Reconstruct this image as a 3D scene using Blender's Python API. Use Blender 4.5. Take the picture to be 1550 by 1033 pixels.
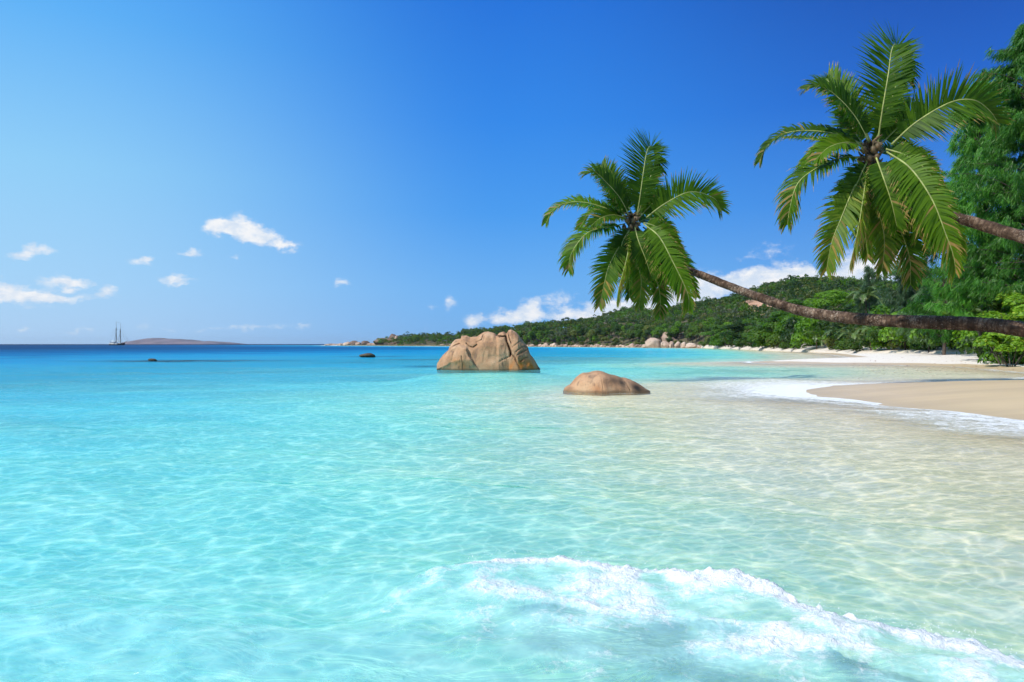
import bpy, math, random
import numpy as np
from mathutils import Vector, noise as mn

C = bpy.context.scene
COL = C.collection
for o in list(bpy.data.objects):
    bpy.data.objects.remove(o)

# ------------------------------------------------------------------ camera
F = 1033.0; CX = 775.0; HY = 521.0; EYE = 1.7          # focal length in photo pixels, horizon row, eye height
cam = bpy.data.cameras.new('camera'); cam_o = bpy.data.objects.new('camera', cam); COL.objects.link(cam_o)
C.camera = cam_o
cam.sensor_width = 36; cam.lens = 36 * F / 1550; cam.clip_start = 0.1; cam.clip_end = 60000
cam_o.location = (0, 0, EYE); cam_o.rotation_euler = (math.pi / 2, 0, 0)
cam.shift_y = (HY - 516.5) / 1550

def P(px, py, Y):
    return Vector(((px - CX) / F * Y, Y, EYE + (HY - py) / F * Y))

# ------------------------------------------------------------------ light
SUN = Vector((-0.80, -0.42, 0.92)).normalized()
SUN_EL = math.asin(SUN.z); SUN_AZ = math.atan2(SUN.x, SUN.y)
C.view_settings.view_transform = 'Standard'; C.view_settings.look = 'None'
C.view_settings.exposure = 0.28; C.view_settings.gamma = 1
C.cycles.use_denoising = True; C.cycles.use_adaptive_sampling = True; C.cycles.adaptive_threshold = 0.03
C.cycles.max_bounces = 8; C.cycles.transparent_max_bounces = 24
C.cycles.diffuse_bounces = 2; C.cycles.glossy_bounces = 2; C.cycles.transmission_bounces = 4
C.cycles.caustics_reflective = False; C.cycles.caustics_refractive = False
sl = bpy.data.lights.new('sun', 'SUN'); sl.energy = 3.9; sl.angle = math.radians(0.55); sl.color = (1.0, 0.95, 0.86)
so = bpy.data.objects.new('sun', sl); COL.objects.link(so); so.rotation_euler = SUN.to_track_quat('Z', 'Y').to_euler()
so.location = (-30, -15, 60)

# ------------------------------------------------------------------ node helper
class N:
    dim = '3D'
    def __init__(s, tree):
        s.t = tree; tree.nodes.clear()
    def n(s, kind, ins=None, **props):
        nd = s.t.nodes.new(kind)
        for k, v in props.items(): setattr(nd, k, v)
        for k, v in (ins or {}).items(): s.set(nd.inputs[k], v)
        return nd
    def set(s, sock, v):
        if isinstance(v, bpy.types.NodeSocket): s.t.links.new(v, sock)
        else:
            if sock.type == 'RGBA' and len(v) == 3: v = (*v, 1)
            sock.default_value = v
    def m(s, op, a, b=None, c=None, clamp=False):
        nd = s.t.nodes.new('ShaderNodeMath'); nd.operation = op; nd.use_clamp = clamp
        for i, v in enumerate((a, b, c)):
            if v is not None: s.set(nd.inputs[i], v)
        return nd.outputs[0]
    def mix(s, f, a, b, blend='MIX'):
        nd = s.t.nodes.new('ShaderNodeMix'); nd.data_type = 'RGBA'; nd.blend_type = blend
        s.set(nd.inputs[0], f); s.set(nd.inputs[6], a); s.set(nd.inputs[7], b)
        return nd.outputs[2]
    def ss(s, v, a, b, lo=0.0, hi=1.0):
        nd = s.t.nodes.new('ShaderNodeMapRange'); nd.interpolation_type = 'SMOOTHSTEP'
        for i, x in enumerate((v, a, b, lo, hi)): s.set(nd.inputs[i], x)
        return nd.outputs[0]
    def ramp(s, v, stops, interp='LINEAR'):
        nd = s.t.nodes.new('ShaderNodeValToRGB'); cr = nd.color_ramp; cr.interpolation = interp
        while len(cr.elements) < len(stops): cr.elements.new(0.5)
        for e, (p, c) in zip(cr.elements, stops):
            e.position = p; e.color = (*c, 1) if len(c) == 3 else c
        s.set(nd.inputs[0], v); return nd.outputs[0]
    def noise(s, vec, scale, detail=3.0, rough=0.5, dist=0.0, out=0):
        nd = s.n('ShaderNodeTexNoise', {'Vector': vec, 'Scale': scale, 'Detail': detail, 'Roughness': rough, 'Distortion': dist}, noise_dimensions=s.dim)
        return nd.outputs[out]
    def mapping(s, vec, loc=(0, 0, 0), rot=(0, 0, 0), scale=(1, 1, 1), kind='POINT'):
        nd = s.n('ShaderNodeMapping', {'Vector': vec, 'Location': loc, 'Rotation': rot, 'Scale': scale}, vector_type=kind)
        return nd.outputs[0]

def material(name):
    m = bpy.data.materials.new(name); m.use_nodes = True
    return m, N(m.node_tree)

def srgb(h):
    h = h.lstrip('#'); v = [int(h[i:i + 2], 16) / 255 for i in (0, 2, 4)]
    return tuple(x / 12.92 if x <= .04045 else ((x + .055) / 1.055) ** 2.4 for x in v)

# ------------------------------------------------------------------ sky
W = bpy.data.worlds.new('World'); C.world = W; W.use_nodes = True
k = N(W.node_tree)
geo = k.n('ShaderNodeTexCoord'); D = geo.outputs['Generated']
sep = k.n('ShaderNodeSeparateXYZ', {0: D}); dx, dy, dz = sep.outputs
hyp = k.m('SQRT', k.m('ADD', k.m('MULTIPLY', dx, dx), k.m('MULTIPLY', dy, dy)))
az = k.m('ARCTAN2', dx, dy); el = k.m('ARCTAN2', dz, hyp)
nish = k.n('ShaderNodeTexSky', sky_type='NISHITA', sun_disc=False, sun_elevation=SUN_EL, sun_rotation=SUN_AZ,
           altitude=0, air_density=1.0, dust_density=0.4, ozone_density=2.0)
nish_c = k.mix(1.0, nish.outputs[0], (0.10, 0.10, 0.10), 'MULTIPLY')
# deep tropical blue: one gradient over elevation for the side towards the sun, one for the side away from it
elr = k.m('DIVIDE', el, math.pi / 2, clamp=True)
near = k.ramp(elr, [(0.0, srgb('b2d6fb')), (0.05, srgb('a8d8ff')), (0.14, srgb('94d4ff')), (0.25, srgb('62b8ff')), (0.36, srgb('359cff')), (0.6, srgb('6cb0f4')), (1, srgb('78aeea'))])
mid = k.ramp(elr, [(0.0, srgb('76b6f4')), (0.05, srgb('6cb4f8')), (0.12, srgb('489ff6')), (0.2, srgb('328cf0')), (0.31, srgb('2274e0')), (0.42, srgb('3a82e0')), (0.6, srgb('6aa6e8')), (1, srgb('78aeea'))])
far = k.ramp(elr, [(0.0, srgb('6faaea')), (0.05, srgb('66a8ef')), (0.12, srgb('3f8ce8')), (0.2, srgb('2068d2')), (0.30, srgb('184bad')), (0.42, srgb('2a68c8')), (0.6, srgb('6aa6e8')), (1, srgb('78aeea'))])
hx = k.m('DIVIDE', dx, k.m('MAXIMUM', hyp, 0.001))        # -1 towards the sun's side, +1 away
f1 = k.ss(hx, -0.62, 0.0); f2 = k.ss(hx, 0.0, 0.60)
sky = k.mix(f2, k.mix(f1, near, mid), far)
sky = k.mix(0.06, sky, nish_c)
sky = k.mix(k.ss(dy, 0.0, -0.5), sky, srgb('9cc2ea'))       # paler sky behind the viewer, towards the land
# cumulus far out over the sea and behind the hill, set by direction
def DIR(px, py):
    a = math.atan((px - CX) / F); return a, math.atan((HY - py) / F * math.cos(a))
clouds = [(352, 343, 44, 19, 1), (396, 357, 40, 15, 1), (434, 371, 24, 9, .9), (328, 346, 22, 13, .9),
          (34, 384, 26, 9, .9), (62, 375, 26, 9, .9), (213, 398, 26, 8, .65), (226, 393, 14, 6, .6), (288, 383, 22, 8, .7), (353, 387, 14, 7, .5),
          (263, 424, 24, 10, .85), (293, 428, 17, 5, .4), (-8, 437, 32, 22, 1), (40, 446, 56, 14, 1), (100, 428, 46, 10, 1), (100, 449, 90, 9, .6),
          (167, 441, 20, 11, .8), (58, 465, 40, 8, .3), (38, 499, 16, 6, .4), (123, 499, 34, 5, .5), (219, 493, 18, 9, .5), (255, 500, 25, 4, .35), (315, 498, 26, 5, .45),
          (362, 496, 28, 7, .6), (412, 496, 30, 5, .45), (456, 495, 18, 6, .6), (517, 427, 15, 8, .75), (681, 457, 12, 15, .65), (656, 462, 15, 6, .35), (647, 490, 6, 11, .3),
          (716, 487, 17, 14, .8), (765, 482, 38, 15, .9), (801, 468, 20, 22, .95), (842, 452, 38, 15, .6), (835, 478, 60, 14, .45), (905, 478, 70, 17, .9),
          (945, 462, 50, 14, .9), (1010, 456, 60, 38, 1), (1068, 436, 50, 30, 1), (1135, 426, 34, 22, 1), (1190, 418, 48, 22, 1), (1215, 430, 60, 26, 1),
          (1300, 415, 50, 48, 1), (1170, 380, 46, 20, .40), (1120, 390, 30, 10, .2), (1360, 400, 60, 40, .9)]
comb = k.n('ShaderNodeCombineXYZ', {0: az, 1: el, 2: 0.0}).outputs[0]
nz = k.n('ShaderNodeTexNoise', {'Vector': k.mapping(comb, scale=(26, 40, 1)), 'Scale': 1.0, 'Detail': 5.0, 'Roughness': 0.62, 'Distortion': 0.25})
nz.normalize = True
warp = k.n('ShaderNodeVectorMath', {0: nz.outputs[1], 1: (0.5, 0.5, 0.5)}, operation='SUBTRACT').outputs[0]
warp = k.n('ShaderNodeVectorMath', {0: warp, 'Scale': 0.030}, operation='SCALE').outputs[0]
wc = k.n('ShaderNodeVectorMath', {0: comb, 1: warp}, operation='ADD').outputs[0]
wc = k.n('ShaderNodeVectorMath', {0: wc, 1: (1, 1, 0)}, operation='MULTIPLY').outputs[0]
dens = None
for (x, y, rx, ry, s_) in clouds:
    a, e = DIR(x, y); ca = math.cos(a)
    q = k.mapping(wc, loc=(a, e, 0), scale=(rx / F * ca * ca, ry / F * ca, 1), kind='TEXTURE')
    ln = k.n('ShaderNodeVectorMath', {0: q}, operation='LENGTH').outputs['Value']
    v = k.m('MULTIPLY', k.m('SUBTRACT', 1.25, ln, clamp=True), s_)
    dens = v if dens is None else k.m('ADD', dens, v)
fine = k.noise(k.mapping(comb, scale=(70, 105, 1)), 1.0, 5, 0.6)
dens = k.m('MINIMUM', dens, 1.0)
alpha = k.ss(k.m('ADD', dens, k.m('MULTIPLY', k.m('SUBTRACT', fine, 0.5), 1.1)), 0.20, 1.02, 0.0, 0.97)
alpha = k.m('MULTIPLY', alpha, k.ss(dens, 0.0, 0.3))
puff = k.ss(k.noise(k.mapping(comb, loc=(0.002, -0.006, 0), scale=(45, 75, 1)), 1.0, 4, 0.55), 0.35, 0.65)
cc = k.mix(puff, srgb('dbe8f8'), srgb('fbfcfe'))
sky = k.mix(alpha, sky, cc)
sky = k.mix(k.ss(dz, -0.02, -0.001, 1.0, 0.0), sky, (0.05, 0.22, 0.30))
bg = k.n('ShaderNodeBackground', {0: sky, 1: 0.80}); out = k.n('ShaderNodeOutputWorld', {0: bg.outputs[0]})
W.cycles.sampling_method = 'NONE'

# ------------------------------------------------------------------ mesh helpers
def mesh_np(name, V, Fq=None, Ft=None, mat=None, smooth=True, attrs=None, mi=None):
    V = np.asarray(V, np.float32).reshape(-1, 3)
    me = bpy.data.meshes.new(name)
    parts = []; sizes = []
    if Fq is not None and len(Fq): Fq = np.asarray(Fq, np.int32).reshape(-1, 4); parts.append(Fq.ravel()); sizes.append(np.full(len(Fq), 4))
    if Ft is not None and len(Ft): Ft = np.asarray(Ft, np.int32).reshape(-1, 3); parts.append(Ft.ravel()); sizes.append(np.full(len(Ft), 3))
    L = np.concatenate(parts); S = np.concatenate(sizes)
    me.vertices.add(len(V)); me.vertices.foreach_set('co', V.ravel())
    me.loops.add(len(L)); me.loops.foreach_set('vertex_index', L)
    me.polygons.add(len(S)); me.polygons.foreach_set('loop_start', np.concatenate([[0], np.cumsum(S)[:-1]]).astype(np.int32))
    me.update(calc_edges=True)
    me.polygons.foreach_set('use_smooth', np.full(len(S), smooth))
    for m in (mat if isinstance(mat, (list, tuple)) else [mat]):
        if m: me.materials.append(m)
    if mi is not None: me.polygons.foreach_set('material_index', np.asarray(mi, np.int32))
    for nme, a in (attrs or {}).items():
        at = me.attributes.new(nme, 'FLOAT', 'POINT'); at.data.foreach_set('value', np.asarray(a, np.float32).ravel())
    return me

def link(name, me, parent=None, loc=(0, 0, 0), rz=0.0, scale=(1, 1, 1)):
    o = bpy.data.objects.new(name, me); COL.objects.link(o)
    o.location = loc; o.rotation_euler = (0, 0, rz); o.scale = scale
    if parent: o.parent = parent
    return o

def tag(o, label=None, cat=None, group=None, kind=None):
    if label: o['label'] = label
    if cat: o['category'] = cat
    if group: o['group'] = group
    if kind: o['kind'] = kind
    return o

def grid_faces(n, m, closed=False):
    i = np.arange(n * m).reshape(n, m)
    if closed: j = np.roll(i, -1, axis=1); return np.stack([i[:-1], j[:-1], j[1:], i[1:]], -1).reshape(-1, 4)
    return np.stack([i[:-1, :-1], i[:-1, 1:], i[1:, 1:], i[1:, :-1]], -1).reshape(-1, 4)

class MB:                                                            # collects pieces into one mesh
    def __init__(s): s.V = []; s.Q = []; s.T = []; s.n = 0; s.mq = []; s.mt = []
    def add(s, V, Q=None, T=None, mi=0):
        V = np.asarray(V, float).reshape(-1, 3)
        if Q is not None and len(Q): Q = np.asarray(Q).reshape(-1, 4); s.Q.append(Q + s.n); s.mq += [mi] * len(Q)
        if T is not None and len(T): T = np.asarray(T).reshape(-1, 3); s.T.append(T + s.n); s.mt += [mi] * len(T)
        s.V.append(V); s.n += len(V)
    def mesh(s, name, mat, smooth=True):
        return mesh_np(name, np.concatenate(s.V), np.concatenate(s.Q) if s.Q else None, np.concatenate(s.T) if s.T else None, mat, smooth, None, s.mq + s.mt)

def catmull(pts, n):
    p = np.asarray([tuple(q) for q in pts], float); p = np.vstack([2 * p[0] - p[1], p, 2 * p[-1] - p[-2]])
    out = []
    m = len(p) - 3
    for t in np.linspace(0, m - 1e-6, n):
        i = int(t); u = t - i; a, b, c, d = p[i:i + 4]
        out.append(.5 * (2 * b + (c - a) * u + (2 * a - 5 * b + 4 * c - d) * u * u + (3 * b - a - 3 * c + d) * u ** 3))
    return np.array(out)

def tube(path, rad, seg=10, cap=True, jitter=0.0, rng=None):
    path = np.asarray(path, float); n = len(path); rad = np.broadcast_to(rad, n)
    T = np.gradient(path, axis=0); T /= np.linalg.norm(T, axis=1)[:, None] + 1e-9
    up = np.array([0, 0, 1.0]) if abs(T[0, 2]) < .9 else np.array([0, 1.0, 0])
    V = []
    for i in range(n):
        a = np.cross(T[i], up); a /= np.linalg.norm(a) + 1e-9; b = np.cross(a, T[i]); up = b
        th = np.arange(seg) / seg * 2 * np.pi
        r = rad[i] * (1 + (rng.normal(0, jitter, seg) if rng is not None else 0))
        V.append(path[i] + (np.cos(th) * r)[:, None] * a + (np.sin(th) * r)[:, None] * b)
    V = np.array(V).reshape(-1, 3); Q = grid_faces(n, seg, True); Tt = []
    if cap:
        V = np.vstack([V, path[0], path[-1]]); c0 = n * seg
        for j in range(seg):
            Tt.append((c0, (j + 1) % seg, j)); Tt.append((c0 + 1, (n - 1) * seg + j, (n - 1) * seg + (j + 1) % seg))
    return V, Q, np.array(Tt, int).reshape(-1, 3)

def box(x0, x1, y0, y1, z0, z1):
    V = [(x, y, z) for z in (z0, z1) for y in (y0, y1) for x in (x0, x1)]
    Q = [(0, 2, 3, 1), (4, 5, 7, 6), (0, 1, 5, 4), (2, 6, 7, 3), (0, 4, 6, 2), (1, 3, 7, 5)]
    return V, Q

# ------------------------------------------------------------------ materials
def leaf_mat(name, c1, c2, c3=None, trans=0.45, rough=0.45, nscale=0.6, spec=0.4, tcol=None):
    m, k = material(name)
    oi = k.n('ShaderNodeObjectInfo'); g = k.n('ShaderNodeNewGeometry')
    n1 = k.noise(g.outputs['Position'], nscale, 3, .6); rnd = g.outputs['Random Per Island']
    f = k.m('ADD', k.m('MULTIPLY', n1, 0.7), k.m('MULTIPLY', rnd, 0.5)); f = k.m('ADD', f, k.m('MULTIPLY', k.m('SUBTRACT', oi.outputs['Random'], 0.5), 0.6))
    col = k.mix(k.ss(f, 0.3, 0.95), c1, c2)
    if c3: col = k.mix(k.ss(rnd, 0.93, 0.98), col, c3)
    p = k.n('ShaderNodeBsdfPrincipled', {'Base Color': col, 'Roughness': rough}); p.inputs['Specular IOR Level'].default_value = spec
    tr = k.n('ShaderNodeBsdfTranslucent', {0: k.mix(1.0, col, tcol or (1.5, 1.5, 0.6), 'MULTIPLY')})
    mx = k.n('ShaderNodeMixShader', {0: trans, 1: p.outputs[0], 2: tr.outputs[0]})
    k.n('ShaderNodeOutputMaterial', {0: mx.outputs[0]})
    return m

def rock_mat(name, cols, streak, wet=True, scale=1.0):
    m, k = material(name)
    g = k.n('ShaderNodeNewGeometry'); tc = k.n('ShaderNodeTexCoord'); oc = tc.outputs['Object']; oi = k.n('ShaderNodeObjectInfo')
    off = k.n('ShaderNodeVectorMath', {0: oc, 1: k.n('ShaderNodeCombineXYZ', {0: k.m('MULTIPLY', oi.outputs['Random'], 40.0)}).outputs[0]}, operation='ADD').outputs[0]
    n1 = k.noise(off, 0.9 * scale, 5, .6); n2 = k.noise(off, 16 * scale, 4, .7)
    st = k.noise(k.mapping(off, scale=(3.0 * scale, 3.0 * scale, .45 * scale)), 1.0, 4, .6)
    col = k.ramp(n1, [(.3, cols[0]), (.5, cols[1]), (.7, cols[2])])
    col = k.mix(k.ss(st, .54, .68, 0, .75), col, streak)
    col = k.mix(k.ss(n2, .52, .72, 0, .5), col, (.075, .055, .045))
    sp = k.n('ShaderNodeSeparateXYZ', {0: g.outputs['Position']})
    at = k.n('ShaderNodeAttribute', attribute_name='rust'); col = k.mix(at.outputs['Fac'], col, srgb('c8742c'))
    ac = k.n('ShaderNodeAttribute', attribute_name='grime_shade'); col = k.mix(ac.outputs['Fac'], col, (.045, .036, .03))
    if wet:
        zz = k.m('ADD', sp.outputs[2], k.m('MULTIPLY', k.m('SUBTRACT', n1, .5), .12))
        col = k.mix(k.ss(zz, .16, .03, 0, .6), col, (.07, .055, .035))
    bmp = k.n('ShaderNodeBump', {'Strength': .55, 'Distance': .05, 'Height': k.m('ADD', n2, k.m('MULTIPLY', k.noise(off, 60 * scale, 3, .7), .5))})
    p = k.n('ShaderNodeBsdfPrincipled', {'Base Color': col, 'Roughness': .85, 'Normal': bmp.outputs[0]})
    p.inputs['Specular IOR Level'].default_value = .2
    k.n('ShaderNodeOutputMaterial', {0: p.outputs[0]})
    return m

def plain(name, col, rough=.6, var=.25, scale=4.0, bump=.2, col2=None, metallic=0):
    m, k = material(name); tc = k.n('ShaderNodeTexCoord')
    n1 = k.noise(tc.outputs['Object'], scale, 4, .6)
    c = k.mix(k.ss(n1, .35, .68), tuple(x * (1 - var) for x in col), col2 or tuple(min(1, x * (1 + var)) for x in col))
    b = k.n('ShaderNodeBump', {'Strength': bump, 'Distance': .02, 'Height': k.noise(tc.outputs['Object'], scale * 6, 3, .6)})
    p = k.n('ShaderNodeBsdfPrincipled', {'Base Color': c, 'Roughness': rough, 'Normal': b.outputs[0], 'Metallic': metallic})
    k.n('ShaderNodeOutputMaterial', {0: p.outputs[0]}); return m

# ------------------------------------------------------------------ the coast: shoreline, heights, depths
COAST = [(30, -30), (16, -10), (14.3, 0), (13.8, 5), (12.6, 10), (11.3, 14.6), (10.95, 18), (10.4, 20.4), (10.3, 22.5), (10.6, 24.6), (12.6, 27.2), (16.5, 29.8),
         (20.8, 31.2), (25.5, 33.4), (30, 36.5), (30.5, 39.5), (32, 46), (33.2, 51), (30, 55.2), (26.5, 57.2), (22.4, 60.5), (22.6, 64.5), (27, 68.5), (36, 73), (41, 82), (46, 95),
         (53.8, 117), (65, 160), (81, 219), (87, 268), (80, 290), (72.8, 318), (61, 360), (22.9, 430), (-37.8, 520), (-105, 620), (-155, 680), (-197, 735)]
BACK = [(-215, 760), (-190, 800), (-60, 860), (400, 1000), (2500, 1500), (2500, -300), (60, -300)]
# rounder beach cusps
_c = catmull([(x, y, 0) for x, y in COAST], 150)[:, :2]
POLY = np.vstack([_c, np.array(BACK, float)])
def offshore(X, Y):                                                  # + at sea, - on land, metres to the waterline
    shp = np.shape(X); x = np.ravel(X).astype(np.float32); y = np.ravel(Y).astype(np.float32)
    d2 = np.full(x.shape, 1e12, np.float32); ins = np.zeros(x.shape, bool)
    n = len(POLY)
    for i in range(n):
        ax, ay = POLY[i]; bx, by = POLY[(i + 1) % n]
        ex, ey = bx - ax, by - ay; L = ex * ex + ey * ey + 1e-9
        t = np.clip(((x - ax) * ex + (y - ay) * ey) / L, 0, 1)
        d2 = np.minimum(d2, (x - ax - t * ex) ** 2 + (y - ay - t * ey) ** 2)
        if (ay > by) != (ay < by) or ay != by:
            c = ((ay > y) != (by > y)) & (x < (bx - ax) * (y - ay) / (by - ay + 1e-12) + ax); ins ^= c
    d = np.sqrt(d2); d[ins] *= -1
    return d.reshape(shp)
def sand_h(d, X, Y):
    h = np.where(d < 0, 1.25 * (1 - np.exp(d / 15.0)), 0)
    dep = 0.035 * np.clip(d, 0, 8) + .032 * np.clip(d - 8, 0, 22) + .018 * np.clip(d - 30, 0, 80)
    und = .03 * np.sin(X * .9 + Y * .35 + 1.5 * np.sin(Y * .4)) + .02 * np.sin(X * .5 - Y * .8)
    for (cx, cy, rx, ry, tgt) in ((-1.57, 45.5, 5.2, 4.0, .13), (3.26, 24.4, 2.6, 2.2, .07)):
        w = np.exp(-(((X - cx) / rx) ** 2 + ((Y - cy) / ry) ** 2) ** 2); dep = dep * (1 - w) + tgt * w; d = np.where(d > 0, d * (1 - w * .8), d)
    return h - dep + und * np.clip(d / 8, 0, 1) * 1.0 + .012 * np.sin(X * .7 + 2) * np.sin(Y * .55) * np.clip(-d / 3, 0, 1)

def polar(rs, a0, a1, m):
    a = np.radians(np.linspace(a0, a1, m)); R, A = np.meshgrid(rs, a, indexing='ij')
    return R * np.sin(A), R * np.cos(A), R
def spans(*sp):                                                      # (r0, r1, ratio) ...
    out = [sp[0][0]]
    for r0, r1, q in sp:
        while out[-1] < r1: out.append(out[-1] * q)
    return np.array(out)

# --- sand: beach and sea bed in one sheet
rs = spans((.5, 2, 1.05), (2, 60, 1.012), (60, 900, 1.02), (900, 8800, 1.2))
X, Y, R = polar(rs, -88, 88, 520); d = offshore(X, Y); Z = sand_h(d, X, Y)
wetw = np.interp(Y, [0, 30, 36, 60, 200], [7, 8.5, 2.6, 1.8, 1.4])
wet = np.clip(1 - (-d - wetw * .8) / (wetw * .35), 0, 1)
m_sand, k = material('sand'); k.dim = '2D'
g = k.n('ShaderNodeNewGeometry'); pos = g.outputs['Position']
n1 = k.noise(pos, 1.2, 5, .6); n2 = k.noise(pos, 45, 3, .7)
dry = k.mix(n1, (.74, .655, .56), (.82, .75, .665)); dry = k.mix(k.ss(n2, .58, .72, 0, .35), dry, (.40, .32, .25))
foot = k.n('ShaderNodeTexVoronoi', {'Vector': pos, 'Scale': 1.9}, voronoi_dimensions='2D'); 
wetc = k.mix(k.noise(k.mapping(pos, rot=(0, 0, .5), scale=(.25, 1.6, 1)), 1.0, 4, .6), (.60, .44, .26), (.70, .54, .34))
at = k.n('ShaderNodeAttribute', attribute_name='wet').outputs['Fac']
wf = k.ss(k.m('ADD', at, k.m('MULTIPLY', k.m('SUBTRACT', k.noise(pos, .35, 3, .5), .5), .5)), .3, .7)
sea = k.n('ShaderNodeAttribute', attribute_name='off').outputs['Fac']
wetc = k.mix(k.ss(k.noise(k.mapping(pos, rot=(0, 0, .25), scale=(.12, .9, 1)), 1.0, 5, .65), .42, .62, 0, .30), wetc, (.46, .35, .23)); wetc = k.mix(k.ss(sea, -1.6, -.1, 0, .35), wetc, (.42, .33, .22))
bed = k.mix(k.noise(k.mapping(pos, rot=(0, 0, .9), scale=(.5, 2.0, 1)), .8, 4, .6), (.82, .735, .60), (.88, .82, .71))
col = k.mix(wf, dry, wetc); col = k.mix(k.ss(sea, .2, 5.0), col, bed)
col = k.mix(k.ss(sea, 6.0, 16.0), col, (.90, .90, .84))
rough = k.ss(wf, 0.0, 1.0, .95, .42)
# wind- and foot-dimpled dry sand; current ripples under the shallow water
dim = k.m('MULTIPLY', k.ss(foot.outputs['Distance'], 0.0, .45), k.m('SUBTRACT', 1.0, wf))
wv = k.n('ShaderNodeTexWave', {'Vector': k.mapping(pos, rot=(0, 0, math.radians(62))), 'Scale': 1.9, 'Distortion': 5.0, 'Detail': 2.0, 'Detail Scale': 1.2}, wave_type='BANDS')
rip = k.m('MULTIPLY', wv.outputs['Fac'], k.ss(sea, .5, 2.5, 0, .35))
hgt = k.m('ADD', k.m('MULTIPLY', dim, .55), k.m('ADD', k.m('MULTIPLY', n2, .12), rip))
bmp = k.n('ShaderNodeBump', {'Strength': .7, 'Distance': .05, 'Height': hgt})
p = k.n('ShaderNodeBsdfPrincipled', {'Base Color': col, 'Roughness': rough, 'Normal': bmp.outputs[0]}); p.inputs['Specular IOR Level'].default_value = .3
k.n('ShaderNodeOutputMaterial', {0: p.outputs[0]})
sand = link('beach', mesh_np('beach', np.stack([X, Y, Z], -1), grid_faces(*X.shape)[:, ::-1], None, m_sand, True, {'wet': wet, 'off': d}))
tag(sand, 'pale sand beach and sea bed curving round the bay', kind='structure')

# --- sea
rng = np.random.default_rng(7)
rs = spans((.6, 2.2, 1.02), (2.2, 40, 1.0047), (40, 9000, 1.016))
X, Y, R = polar(rs, -72, 72, 1080); d = offshore(X, Y)
def seg_dist(X, Y, pts):                                             # distance to a polyline and the side it lies on
    best = np.full(X.shape, 1e9); side = np.zeros(X.shape); al = np.zeros(X.shape); n = len(pts) - 1
    for i in range(n):
        ax, ay = pts[i]; bx, by = pts[i + 1]; ex, ey = bx - ax, by - ay
        t = np.clip(((X - ax) * ex + (Y - ay) * ey) / (ex * ex + ey * ey), 0, 1)
        q = np.hypot(X - ax - t * ex, Y - ay - t * ey); s = ex * (Y - ay) - ey * (X - ax)
        w = q < best; best = np.where(w, q, best); side = np.where(w, np.sign(s), side); al = np.where(w, (i + t) / n, al)
    return best * side, al
def g2(px, py): Yy = EYE * F / (py - HY); return ((px - CX) / F * Yy, Yy)
# foreground breaker: line of the crest
BREAK = [g2(*q) for q in [(560, 905), (640, 868), (700, 852), (780, 843), (880, 848), (960, 862), (1050, 876), (1120, 884), (1200, 912), (1300, 942), (1400, 958), (1460, 966), (1550, 1018), (1700, 1120)]]
BREAK = [tuple(q) for q in catmull([(x, y, 0) for x, y in BREAK], 40)[:, :2]]
near = R < 9
bs = np.full(X.shape, 9.0); ba = np.zeros(X.shape)
bs[near], ba[near] = seg_dist(X[near], Y[near], BREAK)               # negative = seaward of the crest (towards the camera)
def lump(seed, lam0, lam1, cnt, X, Y):
    r = np.random.default_rng(seed); z = 0 * X
    for i in range(cnt):
        lam = r.uniform(lam0, lam1); th = r.uniform(0, 6.283); z = z + np.sin(6.283 / lam * (X * np.cos(th) + Y * np.sin(th)) + r.uniform(0, 6.28) + 1.2 * np.sin(X * r.uniform(2, 7) + Y * r.uniform(2, 7)))
    return z / math.sqrt(cnt / 2)
Z = 0 * X
for i in range(46):
    lam = 0.14 * 1.083 ** i; th = math.radians(rng.normal(62, 34)) ; ph = rng.uniform(0, 6.283)
    fade = np.clip((lam / (.02 * R) - .6), 0, 1)
    amp = lam * .0052 * min(1, (lam / .35) ** .3)
    kx, ky = math.cos(th) * 6.283 / lam, math.sin(th) * 6.283 / lam
    w = np.sin(kx * X + ky * Y + ph + .7 * np.sin(.31 * ky * X - .37 * kx * Y + ph))
    Z = Z + amp * fade * w * np.clip(1.25 - R / 30, .35, 1)
shal = np.clip(.25 + d / 10, .12, 1)
Z = Z * shal
foam = np.zeros(X.shape)
# foam: shore edge
lapw = np.interp(Y, [0, 12, 20, 26, 40, 70, 150], [3.6, 3.4, 2.3, 2.3, 1.9, 1.8, 2.5])
lapv = d + .5 * lump(3, 2, 7, 10, X, Y) * .5
foam += .50 * np.clip(1 - np.abs(lapv - .35) / lapw, 0, 1) ** 1.5 * (d > -3) * (d < 8)
foam += .20 * np.exp(-((d + .0) / .35) ** 2) * (R < 140)
def patch(cx, cy, rx, ry, rot, amp):
    a = math.radians(rot); u = (X - cx) * math.cos(a) + (Y - cy) * math.sin(a); v = -(X - cx) * math.sin(a) + (Y - cy) * math.cos(a)
    return amp * np.exp(-(u / rx) ** 2 - (v / ry) ** 2)
def patch_px(x0, x1, y, ry_px, amp):
    cx, cy = g2((x0 + x1) / 2, y); x_, y_ = g2(x1, y); ya = g2(0, y - ry_px)[1]; yb = g2(0, y + ry_px)[1]
    return patch(cx, cy, (x1 - x0) / 2 / F * cy, (ya - yb) / 2, 0, amp)
foam += patch_px(1040, 1330, 589, 14, .60) + patch_px(1150, 1290, 580, 8, .35) + patch_px(1000, 1200, 600, 7, .28) + patch_px(960, 1250, 566, 6, .16)
foam += patch_px(1110, 1400, 549, 2.0, .5) + patch_px(1240, 1500, 573, 3, .25) + patch_px(860, 990, 595, 3, .22)
foam += patch_px(1330, 1560, 655, 18, .16) + .26 * np.exp(-((d - 1.4) / 1.7) ** 2) * (R < 20) + patch_px(1020, 1260, 583, 20, .18)
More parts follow.
